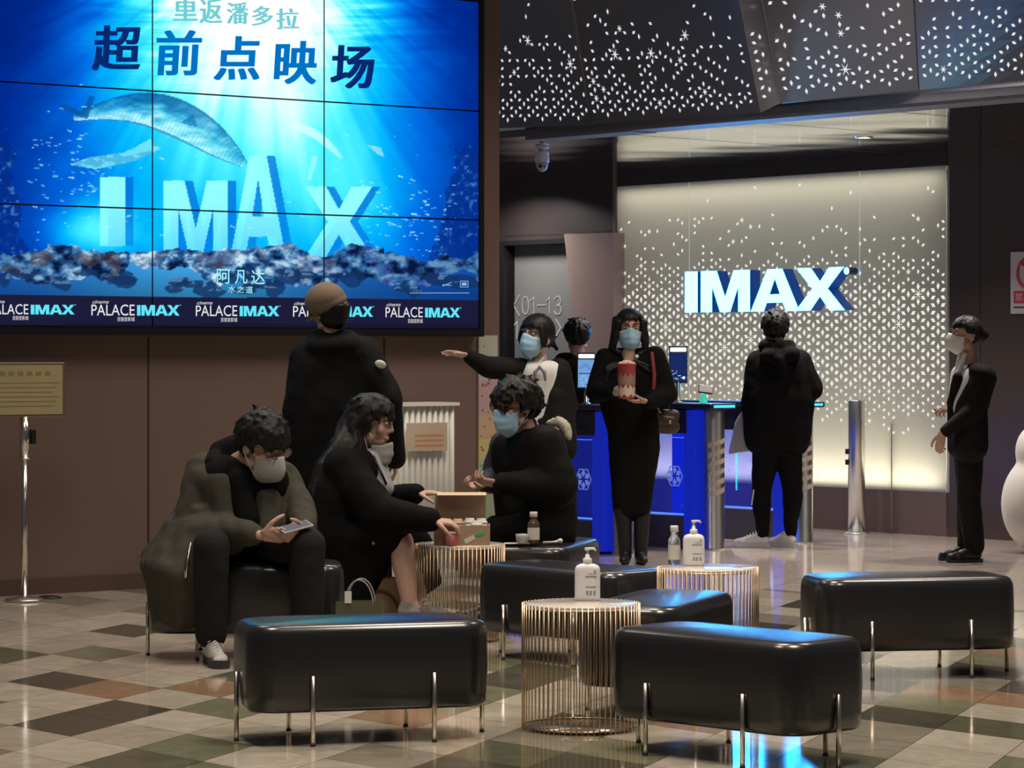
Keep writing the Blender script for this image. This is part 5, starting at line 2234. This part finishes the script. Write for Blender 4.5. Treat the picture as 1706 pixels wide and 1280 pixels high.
hair(p, b, n=360, front=.088, ear=-.02, ln=.034, lift=.001, it=8, seed=4, extra=long_hair, vol=1.05, part=.6)
face_mask(p, b, M_MASKB)
mb = MB()
cols(mb, p.j(1018, 606, .03), p.j(1084, 606, .03), p.j(1034, 712, .02), p.j(1078, 712, .02), .088, .092, 5, (p.j(1022, 665, .02), p.j(1082, 665, .02)), .095)
mb.capsule(J['shl'], .066, J['shr'], .070, 12)
limb(mb, [J['shl'], J['ell'], lerp(J['ell'], J['wrl'], .9)], [.070, .064, .046])
limb(mb, [J['shr'], J['elr'], lerp(J['elr'], J['wrr'], .9)], [.078, .074, .050])
mb.organic('coat', M_BLACK, b, .010, 6, .006, 9)
mb = MB()
cols(mb, p.j(1034, 690, .02), p.j(1076, 690, .02), p.j(1040, 852, .01), p.j(1066, 852, .01), .088, .070, 5, (p.j(1036, 745, .02), p.j(1076, 745, .02)), .092)
mb.organic('skirt', M_BLACK, b, .011, 6, .006, 8)
for q in 'lr':
    a = J['an' + q]
    mb = MB()
    td = Vector((J['td' + q][0], J['td' + q][1], 0)).normalized()
    limb(mb, [lerp(J['kn' + q], a, .25), lerp(J['kn' + q], a, .8), Vector((a.x, a.y, .05))], [.058, .046, .042])
    mb.capsule(Vector((a.x, a.y, .042)), .036, Vector((a.x, a.y, .032)) + td * .13, .026, 12)
    mb.box((-.03, -.03, 0), (.03, .03, .03), Matrix.Translation((a.x, a.y + .015, 0)))
    mb.organic('boot', mat('boot_leather', (.008, .008, .008), .5), b, .008, 4, .003, 10)
mb = MB()
mb.capsule(p.j(1047, 590, -.045), .045, p.j(1047, 600, -.055), .036, 12)
mb.ell(p.j(1046, 606, -.078), (.030, .016, .060))
mb.organic('neckline', M_SKIN2, b, .006, 4)
mb = MB()
mb.ell(p.j(1061, 594, -.100), (.012, .006, .012))
mb.build('badge', mat('badge_white', (.8, .8, .8), .4), b)
mb = MB()
mb.chain([p.j(1086, 590, -.055), p.j(1090, 625, -.085), p.j(1088, 660, -.09), p.j(1094, 678, -.06)], [.0135, .0135, .013, .012], 8)
mb.build('red_strap', mat('strap_red', (.20, .025, .03), .6), b, smooth=True)
# bucket
bk = empty('popcorn_bucket', p.o + p.j(1044, 664, -.245), 'red and cream popcorn bucket in the hands of the long haired woman', 'bucket')
mb = MB()
mb.lathe([(0, 0), (.048, 0), (.050, .004), (.060, .215), (.063, .218), (.060, .222), (.056, .215), (.047, .010), (0, .008)], 32)
bo = mb.build('bucket_body', mat('bucket_red', (.42, .045, .05), .45), bk)
for (z0, z1, m_, nm) in ((.018, .075, mat('bucket_cream', (.62, .52, .42), .5), 'cream_band'), (.085, .150, mat('bucket_grey', (.30, .17, .15), .5), 'picture_band')):
    mb = MB()
    rr_ = lambda z: .0508 + .0445 * (z / .215) * .215 + .0004
    seg = 24
    for k in range(seg):
        a0, a1 = math.radians(-175 + 170 * k / seg), math.radians(-175 + 170 * (k + 1) / seg)
        zz0, zz1 = z0 + .008 * math.sin(k * .9), z1 + .012 * math.sin(k * 1.3 + 1)
        qq = lambda a, z: ((.0507 + .0465 * z) * math.cos(a), (.0507 + .0465 * z) * math.sin(a), z)
        mb.face([qq(a0, zz0), qq(a1, zz0), qq(a1, zz1), qq(a0, zz1)])
    mb.build(nm, m_, bo)
mb = MB()
r_ = random.Random(9)
for k in range(60):
    a, rr = r_.uniform(0, 6.28), .05 * math.sqrt(r_.random())
    mb.ell((rr * math.cos(a), rr * math.sin(a), .214 + .018 * (1 - rr / .05) + r_.uniform(0, .008)), [r_.uniform(.008, .013)] * 3, None, 7, 5)
pc = mb.build('popcorn', mat('popcorn', (.70, .58, .40), .8), bk)
pc['kind'] = 'stuff'
# handbag
hb = empty('handbag', p.o + p.j(1106, 724, -.02), 'dark brown handbag with a gold clasp at the arm of the popcorn woman', 'bag')
q0 = p.o + p.j(1106, 724, -.02)
mb = MB()
ww = lambda x, y, dy: p.o + p.j(x, y, dy) - q0
mb.capsule(ww(1096, 700, .01), .050, ww(1118, 702, .01), .050)
mb.capsule(ww(1098, 712, .01), .044, ww(1122, 712, .01), .044)
mb.capsule(ww(1104, 690, .01), .035, ww(1124, 692, .01), .035)
mb.organic('bag_body', mat('bag_brown', (.040, .026, .020), .45), hb, .007, 4, .004, 14)
mb = MB()
mb.tube([ww(1098, 700, -.048), ww(1094, 672, -.05), ww(1108, 660, -.02), ww(1120, 690, .0)], .007, 8)
mb.build('strap', mat('bag_brown', (.040, .026, .020), .45), hb)
mb = MB()
for k in range(6):
    q = ww(1092 + 1.6 * k, 672 + 3 * k, -.062)
    mb.ell(q, (.007, .005, .007), None, 8, 6)
mb.ell(ww(1116, 704, -.045), (.012, .006, .012))
mb.build('gold_clasp', mat('bag_gold', (.5, .38, .2), .3, 1.0), hb)

# ---- person half hidden behind, dark hair from behind
p = Pers(962, 20.35, 'dark haired person in black behind the left face scanner, back turned')
J = {'nk': p.j(962, 590, 0), 'shl': p.j(938, 604, 0), 'shr': p.j(992, 606, 0), 'ell': p.j(932, 662, 0), 'wrl': p.j(938, 700, .06), 'elr': p.j(1000, 662, 0), 'wrr': p.j(996, 700, .06),
     'hpl': p.j(948, 728, 0), 'hpr': p.j(980, 728, 0), 'knl': p.j(950, 815, 0), 'knr': p.j(978, 815, 0), 'anl': p.j(951, 887, 0), 'anr': p.j(977, 887, 0), 'tdl': (0, 1, 0), 'tdr': (0, 1, 0)}
p.head(p.j(962, 562), (.15, 1, -.05), (0, 0, 1), .98)
mb = MB()
head_prims(p, mb)
body_prims(p, mb, J)
hand_prims(mb, J['wrl'], (0, .2, -1), (1, 0, 0), (0, 1, 0), .4)
hand_prims(mb, J['wrr'], (0, .2, -1), (-1, 0, 0), (0, 1, 0), .4)
b = p.root(mb)
hair(p, b, n=320, back=-.11, ear=-.04, ln=.05, lift=.006, seed=5, vol=1.05)
mb = MB()
cols(mb, p.j(944, 612), p.j(984, 612), p.j(946, 735), p.j(984, 735), .085, .105, 4)
mb.capsule(J['shl'], .07, J['shr'], .07, 12)
limb(mb, [J['shl'], J['ell'], J['wrl']], [.07, .06, .045])
limb(mb, [J['shr'], J['elr'], J['wrr']], [.07, .06, .045])
mb.organic('jacket', M_BLACK, b, .012, 5, .006, 9)
trousers(p, b, J, M_BLACK, .012, .065, .05, voxel=.013)
shoe(p, b, J['anl'], (0, 1), .25, M_SHOEB, M_SHOEB, h=.07, laces=False)
shoe(p, b, J['anr'], (0, 1), .25, M_SHOEB, M_SHOEB, h=.07, laces=False)

# ---- pointing usher
p = Pers(893, 17.25, 'usher in a black suit and blue mask pointing with an outstretched arm')
J = {'nk': p.j(899, 602, .0), 'shl': p.j(866, 616, -.02), 'shr': p.j(931, 616, .05), 'ell': p.j(812, 612, -.12), 'wrl': p.j(781, 594, -.16),
     'elr': p.j(946, 676, .06), 'wrr': p.j(930, 716, -.10), 'hpl': p.j(880, 740, 0), 'hpr': p.j(922, 740, .03), 'knl': p.j(882, 850, 0), 'knr': p.j(920, 850, .02),
     'anl': p.j(884, 940, 0), 'anr': p.j(918, 941, .02), 'tdl': (-.4, -1, 0), 'tdr': (-.1, -1, 0)}
p.head(p.j(894, 563), (-.62, -.80, .03), (.03, 0, 1), 1.04)
mb = MB()
head_prims(p, mb, True)
body_prims(p, mb, J, True)
hand_prims(mb, J['wrl'], (-1, -.12, .22), (.1, -.3, -1), (-.2, -1, .2), .12, tcurl=.0)
hand_prims(mb, J['wrr'], (-.4, -.6, -.5), (-.6, .4, 0), (-.3, -.2, 1), .5)
b = p.root(mb, M_SKIN, .0045)
eyes(p, b)


def pony(mb, p=p):
    r_ = random.Random(31)
    mb.ell(p.H(-.0, -.115, -.005), (.04, .04, .05), p.R)
    for k in range(10):
        mb.capsule(p.H(0, -.12, .0), .02, p.H(r_.uniform(-.05, .05), -.145, r_.uniform(-.07, .04)), .007, 8)
    for sx in (-1, 1):
        for k in range(4):
            mb.chain([p.H(sx * .07, .05 - .012 * k, .06), p.H(sx * .082, .058 - .015 * k, .0), p.H(sx * .080, .048 - .012 * k, -.055)], [.013, .011, .005], 8)


hair(p, b, n=340, front=.078, ear=.0, ln=.036, lift=.002, it=4, seed=6, extra=pony, vol=1.06, part=.6)
face_mask(p, b, M_MASKB)
mb = MB()
cols(mb, p.j(884, 624, -.02), p.j(916, 624, .0), p.j(890, 730, -.02), p.j(914, 730, .0), .085, .10, 4)
mb.organic('shirt', M_SHIRT, b, .010, 5, .003, 10)
mb = MB()
for sx in (-1, 1):
    mb.face([p.H(sx * .012, .035, -.125), p.H(sx * .062, .0, -.105), p.H(sx * .06, .045, -.160), p.H(sx * .03, .062, -.178)])
o = mb.build('shirt_collar', M_SHIRT, b)
md = o.modifiers.new('t', 'SOLIDIFY'); md.thickness = .008
mb = MB()
c = p.j(899, 612, -.115)
mb.capsule(c, .012, c + Vector((0, 0, -.004)), .012, 8)
for sx in (-1, 1):
    mb.chain([c, c + Vector((sx * .028, -.004, -.030)), c + Vector((sx * .034, .0, -.075))], [.008, .012, .009], 8)
mb.organic('neck_bow', mat('bow_grey', (.22, .21, .21), .6), b, .004, 3)
mb = MB()
cols(mb, p.j(868, 626, .0), p.j(880, 628, -.01), p.j(870, 746, .0), p.j(884, 746, -.04), .080, .10, 3)
cols(mb, p.j(929, 626, .0), p.j(934, 626, .05), p.j(916, 735, -.05), p.j(934, 746, .03), .074, .10, 3)
cols(mb, p.j(874, 624, .06), p.j(928, 624, .08), p.j(878, 746, .06), p.j(928, 746, .08), .08, .10, 4)
mb.capsule(p.j(880, 690, -.06), .05, p.j(914, 712, -.055), .06, 12)
mb.capsule(p.j(926, 660, -.055), .055, p.j(914, 712, -.065), .065, 12)
mb.capsule(J['shl'], .068, lerp(J['shl'], J['shr'], .2) + Vector((0, .03, .0)), .06, 12)
mb.capsule(lerp(J['shl'], J['shr'], .8) + Vector((0, .03, 0)), .06, J['shr'], .068, 12)
limb(mb, [J['shl'], J['ell'], lerp(J['ell'], J['wrl'], .92)], [.074, .066, .044])
limb(mb, [J['shr'], J['elr'], lerp(J['elr'], J['wrr'], .9)], [.074, .060, .044])
mb.organic('jacket', M_BLACK2, b, .010, 5, .005, 10)
trousers(p, b, J, M_BLACK2, .012, .068, .056, voxel=.013)
shoe(p, b, J['anl'], (-.4, -1), .25, M_SHOEB, M_SHOEB, h=.07, laces=False)
shoe(p, b, J['anr'], (-.1, -1), .25, M_SHOEB, M_SHOEB, h=.07, laces=False)

# ---- man in the beige cap, back turned
p = Pers(556, 15.65, 'person in a beige cap and bulky black jacket standing with back turned')
J = {'nk': p.j(549, 566, .0), 'shl': p.j(512, 596, .02), 'shr': p.j(602, 592, -.02), 'ell': p.j(500, 682, .02), 'wrl': p.j(516, 752, .08), 'elr': p.j(642, 668, -.05), 'wrr': p.j(656, 762, .02),
     'hpl': p.j(532, 778, 0), 'hpr': p.j(588, 778, 0), 'knl': p.j(534, 892, .0), 'knr': p.j(588, 892, .03), 'anl': p.j(536, 985, .02), 'anr': p.j(590, 985, .05), 'tdl': (-.4, 1, 0), 'tdr': (-.2, 1, 0)}
p.head(p.j(551, 521), (-.62, .78, -.02), (-.06, 0, 1), 1.08)
mb = MB()
head_prims(p, mb)
body_prims(p, mb, J)
hand_prims(mb, J['wrl'], (.1, .2, -1), (1, 0, 0), (0, 1, 0), .4)
hand_prims(mb, J['wrr'], (.1, .2, -1), (-1, 0, 0), (0, 1, 0), .4)
b = p.root(mb, M_SKIN2)
eyes(p, b)
hair(p, b, n=320, back=-.105, ear=-.05, ln=.04, lift=.004, seed=7, vol=1.0, zmax=.035)
mb = MB()
tl = Matrix.Rotation(math.radians(14), 3, 'X')
p.R = Matrix.Rotation(math.radians(-26), 3, 'Y') @ p.R
mb.ell(p.H(0, -.010, .068), (.108, .124, .098), p.R @ tl, 22, 14)
mb.ell(p.H(0, -.010, .050), (.109, .125, .055), p.R @ tl, 22, 12)
cp = mb.organic('cap', mat('cap_beige', (.17, .125, .085), .85), b, .007, 4)
mb = MB()
pts0 = [p.H(.094 * math.sin(a), .105 * math.cos(a), .052 - .01 * math.cos(a)) for a in np.linspace(-1.15, 1.15, 14)]
pts1 = [p.H(.096 * math.sin(a), .105 * math.cos(a) + .060, .034 - .012 * math.cos(a)) for a in np.linspace(-1.0, 1.0, 14)]
a_ = [mb.bm.verts.new(q) for q in pts0]
c_ = [mb.bm.verts.new(q) for q in pts1]
for k in range(13):
    mb.bm.faces.new((a_[k], a_[k + 1], c_[k + 1], c_[k]))
o = mb.build('brim', mat('cap_beige', (.17, .125, .085), .85), cp, smooth=True)
md = o.modifiers.new('t', 'SOLIDIFY'); md.thickness = .006
mb = MB()
cols(mb, p.j(522, 606, .0), p.j(590, 604, .0), p.j(522, 790, 0), p.j(598, 790, 0), .118, .150, 5, (p.j(516, 690, .0), p.j(602, 690, .0)), .150)
mb.capsule(p.j(530, 572, .0), .075, p.j(575, 570, .0), .078, 12)
mb.capsule(p.j(528, 580, -.05), .07, p.j(585, 578, -.05), .075, 12)
limb(mb, [J['shl'], J['ell'], J['wrl']], [.100, .092, .060])
limb(mb, [J['shr'], J['elr'], J['wrr']], [.105, .098, .066])
mb.organic('jacket', M_PUFF, b, .012, 6, .010, 8)
mb = MB()
mb.ell(p.j(634, 607, -.125), (.032, .010, .022), Matrix.Rotation(math.radians(20), 3, 'Y'))
mb.build('sleeve_patch', mat('patch_white', (.62, .62, .62), .6), b)
trousers(p, b, J, M_BLACK, .014, .072, .058, voxel=.013)
shoe(p, b, J['anl'], (-.4, 1), .28, M_SHOEB, M_SHOEB, h=.075, laces=False)
shoe(p, b, J['anr'], (-.2, 1), .28, M_SHOEB, M_SHOEB, h=.075, laces=False)

# ---- seated man in the olive parka with a phone
p = Pers(390, 12.95, 'seated man in an olive parka with glasses and grey mask looking down at a phone')
J = {'nk': p.j(398, 772, -.05), 'shl': p.j(342, 790, .0), 'shr': p.j(466, 800, .06), 'ell': p.j(322, 882, -.10), 'wrl': p.j(430, 892, -.36),
     'elr': p.j(502, 858, -.06), 'wrr': p.j(506, 884, -.30), 'hpl': p.j(355, 905, .04), 'hpr': p.j(430, 905, .06),
     'knl': p.j(352, 912, -.42), 'knr': p.j(512, 908, -.36), 'anl': p.j(352, 1066, -.36), 'anr': p.j(512, 1070, -.32), 'tdl': (.30, -1, 0), 'tdr': (.45, -1, 0)}
p.head(p.j(436, 743, -.14), (.74, -.55, -.42), (.25, -.25, 1), 1.12)
mb = MB()
head_prims(p, mb)
body_prims(p, mb, J)
hl = p.j(436, 892, -.37)
tl_ = hand_prims(mb, hl, (.93, -.15, .02), (.1, .85, .35), (-.1, -.35, 1), .42, 1.05, curls=[.45, .55, .6, .65], tcurl=.5)
hr = p.j(508, 888, -.33)
tr_ = hand_prims(mb, hr, (-.55, -.75, -.15), (-.55, .45, .6), (-.1, .1, 1), .55, 1.05, curls=[.35, .55, .6, .7])
b = p.root(mb, M_SKIN, .0045)
eyes(p, b)
hair(p, b, n=420, front=.056, back=-.07, ear=.008, ln=.046, lift=.008, seed=8, fringe=.1, vol=1.07)
face_mask(p, b, M_MASKG, 'cup', -.012)
glasses(p, b)
mb = MB()                                                # black hooded top
cols(mb, p.j(374, 800, -.06), p.j(440, 804, -.05), p.j(370, 905, .02), p.j(425, 905, .02), .115, .125, 4)
mb.capsule(p.j(400, 800, -.16), .05, p.j(412, 868, -.20), .06, 12)
mb.organic('hooded_top', M_BLACK, b, .010, 5, .005, 10)
mb = MB()
c = p.j(392, 772, -.03)
for k in range(8):
    a, a2 = math.radians(-200 + 40 * k), math.radians(-200 + 40 * (k + 1))
    mb.capsule(c + Vector((.105 * math.cos(a), .09 * math.sin(a), .03 * math.sin(a) - .015 * math.cos(a))), .040, c + Vector((.105 * math.cos(a2), .09 * math.sin(a2), .03 * math.sin(a2) - .015 * math.cos(a2))), .040, 10)
mb.capsule(p.j(366, 752, .06), .050, p.j(398, 742, .08), .055, 12)
mb.capsule(p.j(358, 772, .05), .055, p.j(400, 760, .09), .06, 12)
mb.organic('hood', M_BLACK, b, .010, 5, .006, 12)
mb = MB()                                                # parka: back, two fronts, sleeves, long tail
cols(mb, p.j(344, 800, .05), p.j(452, 806, .10), p.j(300, 925, .16), p.j(440, 905, .16), .105, .120, 5, (p.j(335, 850, .10), p.j(450, 860, .13)), .115)
cols(mb, p.j(340, 798, -.05), p.j(372, 812, -.115), p.j(330, 900, -.04), p.j(384, 892, -.16), .080, .085, 4)
cols(mb, p.j(444, 815, -.09), p.j(470, 812, .02), p.j(446, 880, -.14), p.j(476, 890, .02), .066, .072, 4)
tail = [((352, 888, -.24), (338, 960, -.32), (328, 1034, -.29)), ((322, 890, -.20), (302, 960, -.35), (300, 1040, -.31)), ((305, 890, -.12), (275, 950, -.31), (276, 1030, -.27)),
        ((298, 885, .0), (258, 945, -.18), (262, 1012, -.16)), ((300, 880, .10), (254, 940, -.02), (258, 1000, -.02)), ((310, 880, .16), (256, 930, .14), (260, 985, .14))]
for k in range(26):
    t = k / 25 * (len(tail) - 1)
    i = min(int(t), len(tail) - 2)
    t -= i
    pp = [lerp(p.j(*a), p.j(*b__), t) for a, b__ in zip(tail[i], tail[i + 1])]
    mb.chain(pp, [.078, .058, .034], 12)
limb(mb, [J['shl'], J['ell'], lerp(J['ell'], J['wrl'], .55), lerp(J['ell'], J['wrl'], .92)], [.100, .092, .078, .055])
limb(mb, [J['shr'], J['elr'], lerp(J['elr'], J['wrr'], .90)], [.090, .078, .056])
r_ = random.Random(14)
for k in range(3):
    mb.capsule(p.j(330 + 6 * k, 852 + 12 * k, -.16), .028, p.j(368 + 10 * k, 838 + 16 * k, -.15), .016, 8)
pk = mb.organic('parka', M_OLIVE, b, .0095, 5, .011, 9)
mb = MB()
mb.tube([p.j(318, 905, -.345), p.j(313, 930, -.395), p.j(310, 962, -.415)], .0042, 6)
mb.box((-.004, -.003, -.03), (.004, .003, .0), Matrix.Translation(p.j(309, 952, -.412)))
mb.build('zip', M_STEEL, pk)
mb = MB()
mb.tube([p.j(386, 858, -.205), p.j(392, 848, -.207)], .004, 6)
mb.build('zip_pull', M_STEEL, pk)
trousers(p, b, J, M_DENIM, .012, .082, .070, wob=.006)
shoe(p, b, J['anl'], (.30, -1), .305, mat('sneaker_grey', (.40, .39, .38), .6, vary=(22, (.62, .61, .60))), M_SOLE, heel=.036, h=.10)
shoe(p, b, J['anr'], (.45, -1), .285, M_SHOEW, M_SOLE, heel=.030)
ph = p.o + p.j(492, 878, -.415)
mb = MB()
Mx = Matrix.Translation((0, 0, 0)) @ Matrix.Rotation(math.radians(-14), 4, 'Y') @ Matrix.Rotation(math.radians(30), 4, 'Z') @ Matrix.Rotation(math.radians(24), 4, 'X')
mb.box((-.072, -.036, -.004), (.072, .036, .004), Mx, bevel=.003)
mb.mi = 1
mb.box((-.066, -.032, .0042), (.066, .032, .0046), Mx)
phone = mb.build('mobile_phone', [mat('phone_case', (.45, .44, .42), .3), emi('phone_screen', (.30, .31, .33), .5)])
phone.location = ph
tag(phone, 'pale mobile phone held by the man in the olive parka', 'phone')

# ---- seated woman in the long black coat
p = Pers(590, 13.95, 'seated long haired woman in a long black coat reaching into the cardboard box')
J = {'nk': p.j(588, 750, .0), 'shl': p.j(578, 778, .16), 'shr': p.j(572, 782, -.16), 'ell': p.j(646, 838, .12), 'wrl': p.j(694, 822, -.06),
     'elr': p.j(632, 858, -.30), 'wrr': p.j(722, 868, -.475), 'hpl': p.j(556, 888, .10), 'hpr': p.j(556, 888, -.10),
     'knl': p.j(690, 905, .05), 'knr': p.j(669, 902, -.32), 'anl': p.j(700, 1045, .05), 'anr': p.j(683, 1003, -.36), 'tdl': (1, -.1, 0), 'tdr': (1, -.15, 0), 'nofoot': True}
p.head(p.j(619, 706), (.93, -.28, -.20), (.20, -.05, 1), 1.04)
mb = MB()
head_prims(p, mb, True)
body_prims(p, mb, J, True)
limb(mb, [J['knr'], lerp(J['knr'], J['anr'], .35), J['anr']], [.056, .062, .042])
hand_prims(mb, J['wrr'], (.97, -.02, -.10), (.1, .25, -1), (.2, -1, -.2), .50, tcurl=.6)
hand_prims(mb, J['wrl'], (1, -.18, .03), (0, .1, -1), (.2, -1, .1), .12)
a = J['anr']
mb.capsule(a, .036, a + Vector((.10, -.02, -.075)), .024, 10)
b = p.root(mb, M_SKIN, .0045)
eyes(p, b)


def long_hair3(mb, p=p):
    r_ = random.Random(41)
    for k in range(60):
        t = k / 59
        side = -1 if k % 2 else 1
        rt = p.H(side * .076 * (1 - .6 * t), -.01 - .085 * t, .05)
        wp = [p.H(side * .092 * (1 - .4 * t), -.045 - .080 * t, -.03), p.j(596 - 40 * t, 735 + 6 * r_.random(), -side * .10 - .01), p.j(572 - 44 * t, 772 + 10 * r_.random(), -side * .15 - .02), p.j(552 - 36 * t, 820 + 34 * r_.random(), -side * .19 - .02)]
        strands(mb, p, [rt], [wp], .024, .010, r_, 1, .006)
    for k in range(8):
        mb.chain([p.H(.05, .045 - .01 * k, .085), p.H(.090, .02 - .012 * k, .02), p.H(.088, -.01 - .012 * k, -.06), p.j(600 - 3 * k, 758, -.13), p.j(590 - 3 * k, 800, -.20)], [.017, .015, .015, .014, .01], 8)


hair(p, b, n=340, front=.074, ear=-.0, ln=.060, lift=.0015, it=8, seed=9, extra=long_hair3, vol=1.06)
face_mask(p, b, M_MASKG, 'flat', -.085)
mb = MB()
cols(mb, p.j(590, 782, .10), p.j(588, 786, -.10), p.j(560, 895, .13), p.j(560, 895, -.13), .125, .165, 4, (p.j(566, 830, .12), p.j(566, 830, -.12)), .150)
cols(mb, p.j(552, 800, .08), p.j(550, 802, -.08), p.j(530, 905, .12), p.j(530, 905, -.12), .100, .115, 4)
mb.capsule(J['shl'], .098, J['shr'], .098, 12)
limb(mb, [J['shl'], J['ell'], lerp(J['ell'], J['wrl'], .93)], [.090, .080, .058])
limb(mb, [J['shr'], J['elr'], lerp(J['elr'], J['wrr'], .90)], [.105, .098, .062])
# skirt of the coat over the lap and down the side
limb(mb, [p.j(560, 900, -.12), p.j(635, 896, -.26), p.j(652, 898, -.30)], [.135, .105, .090])
limb(mb, [p.j(560, 900, .10), p.j(690, 905, .05)], [.135, .085])
cols(mb, p.j(525, 905, -.16), p.j(625, 920, -.22), p.j(528, 1035, -.20), p.j(598, 1020, -.23), .100, .045, 6)
cols(mb, p.j(690, 905, .06), p.j(700, 912, .06), p.j(702, 985, .08), p.j(724, 968, .07), .070, .035, 4)
limb(mb, [p.j(690, 910, .05), p.j(678, 1000, .08), p.j(668, 1045, .08)], [.08, .075, .05])
mb.organic('coat', M_BLACK, b, .0105, 6, .010, 8)
mb = MB()
mb.ell(p.j(622, 906, -.362), (.008, .005, .008))
mb.build('button', mat('button_grey', (.12, .12, .12), .3), b)
mb = MB()
cols(mb, p.j(618, 762, -.05), p.j(626, 766, .02), p.j(632, 812, -.10), p.j(640, 815, .0), .045, .05, 3)
mb.organic('inner_top', mat('inner_pale', (.40, .40, .40), .7), b, .009, 4, .004, 14)
mb = MB()
mb.tube([p.j(622, 760, -.105), p.j(634, 785, -.135), p.j(644, 808, -.150)], .006, 6)
mb.build('lanyard', M_DARK, b)
# the visible shoe, toes down on the floor
aa = J['anr']
mb = MB()
fl = Vector((aa.x, aa.y, .085))
mb.capsule(fl + Vector((-.02, 0, .055)), .040, fl + Vector((.07, -.01, .050)), .042, 12)
mb.capsule(fl + Vector((.07, -.01, .050)), .040, fl + Vector((.165, -.025, .036)), .030, 12)
mb.capsule(fl + Vector((-.015, 0, .07)), .040, fl + Vector((.0, 0, .10)), .042, 12)
sh_ = mb.organic('shoe', mat('shoe_cream', (.40, .38, .34), .6, vary=(25, (.14, .13, .16))), b, .006, 4)
mb = MB()
mb.box((-.06, -.045, .001), (.195, .038, .024), Matrix.Translation(fl) @ Matrix.Rotation(math.radians(-8), 4, 'Z'), bevel=.010)
mb.build('sole', M_SOLEW, sh_)
mb = MB()
for k in range(5):
    x = .045 + .022 * k
    mb.tube([fl + Vector((x, -.046, .075 - .006 * k)), fl + Vector((x + .008, -.01, .100 - .007 * k)), fl + Vector((x, .030, .075 - .006 * k))], .0042, 6)
mb.tube([fl + Vector((.05, -.03, .098)), fl + Vector((.075, -.05, .115)), fl + Vector((.10, -.055, .085))], .004, 6)
mb.tube([fl + Vector((.05, .0, .105)), fl + Vector((.09, .02, .125)), fl + Vector((.12, -.02, .095))], .004, 6)
mb.build('laces', mat('lace_pale', (.66, .64, .58), .7), sh_)
shoe(p, b, p.j(668, 1050, .08), (1, -.1), .25, M_SHOEB, M_SHOEB, h=.075, laces=False)

# ---- seated man with blue mask and dark jacket
p = Pers(880, 14.42, 'seated man in a black padded jacket with a light blue mask, facing the cardboard box')
J = {'nk': p.j(878, 722, .0), 'shl': p.j(846, 744, .14), 'shr': p.j(908, 742, -.12), 'ell': p.j(822, 800, .16), 'wrl': p.j(808, 806, -.04),
     'elr': p.j(930, 812, -.18), 'wrr': p.j(834, 806, -.22), 'hpl': p.j(900, 878, .10), 'hpr': p.j(906, 878, -.10),
     'knl': p.j(826, 884, .12), 'knr': p.j(830, 886, -.10), 'anl': p.j(826, 1018, .14), 'anr': p.j(834, 1020, -.08), 'tdl': (-1, -.1, 0), 'tdr': (-1, -.3, 0)}
p.head(p.j(861, 678, -.03), (-.84, -.50, -.16), (-.12, -.05, 1), 1.07)
mb = MB()
head_prims(p, mb)
body_prims(p, mb, J)
tl_ = hand_prims(mb, J['wrr'], (-.98, .0, .10), (0, .45, .9), (-.2, .9, .3), .38, 1.0, curls=[.45, .6, .7, .75], tcurl=.9)
tr_ = hand_prims(mb, J['wrl'], (-.85, -.35, -.15), (.1, -.3, .9), (-.2, -1, .3), .85, tcurl=.8)
b = p.root(mb, M_SKIN2, .0045)
eyes(p, b)
hair(p, b, n=380, front=.054, back=-.06, ear=.010, ln=.055, lift=.010, seed=10, fringe=.25, vol=1.08)
face_mask(p, b, M_MASKB, 'flat', -.014)
glasses(p, b, mat('glasses_brown', (.12, .035, .02), .3))
mb = MB()
cols(mb, p.j(856, 752, .10), p.j(906, 752, -.08), p.j(870, 880, .10), p.j(916, 885, -.08), .120, .140, 5, (p.j(866, 815, .10), p.j(916, 815, -.08)), .135)
mb.capsule(J['shl'], .09, J['shr'], .095, 12)
mb.capsule(p.j(864, 724, .07), .045, p.j(903, 722, .05), .05, 12)
mb.capsule(p.j(903, 724, .04), .046, p.j(908, 740, -.08), .04, 12)
limb(mb, [J['shr'], J['elr'], lerp(J['elr'], J['wrr'], .5), lerp(J['elr'], J['wrr'], .93)], [.105, .100, .082, .058])
mb.capsule(p.j(925, 850, -.05), .11, p.j(900, 890, -.05), .10, 12)
mb.organic('jacket', M_PUFF, b, .010, 5, .009, 9)
mb = MB()
limb(mb, [J['shl'] + Vector((-.01, 0, 0)), J['ell'], lerp(J['ell'], J['wrl'], .9)], [.088, .070, .050])
mb.organic('sleeve', mat('navy_sleeve', (.022, .026, .040), .7), b, .010, 5, .008, 9)
mb = MB()
r_ = random.Random(6)
mb.chain([p.j(916, 706, .05), p.j(931, 703, .03), p.j(942, 712, .01), p.j(947, 728, -.02)], [.020, .027, .029, .018], 12)
mb.organic('fur_trim', mat('fur_cream', (.46, .42, .35), .9), b, .006, 2, .006, 45)
trousers(p, b, J, M_BLACK, .012, .075, .06, voxel=.012)
shoe(p, b, J['anl'], (-1, -.1), .27, M_SHOEB, M_SHOEB, h=.075, laces=False)
shoe(p, b, J['anr'], (-1, -.3), .27, M_SHOEB, M_SHOEB, h=.075, laces=False)
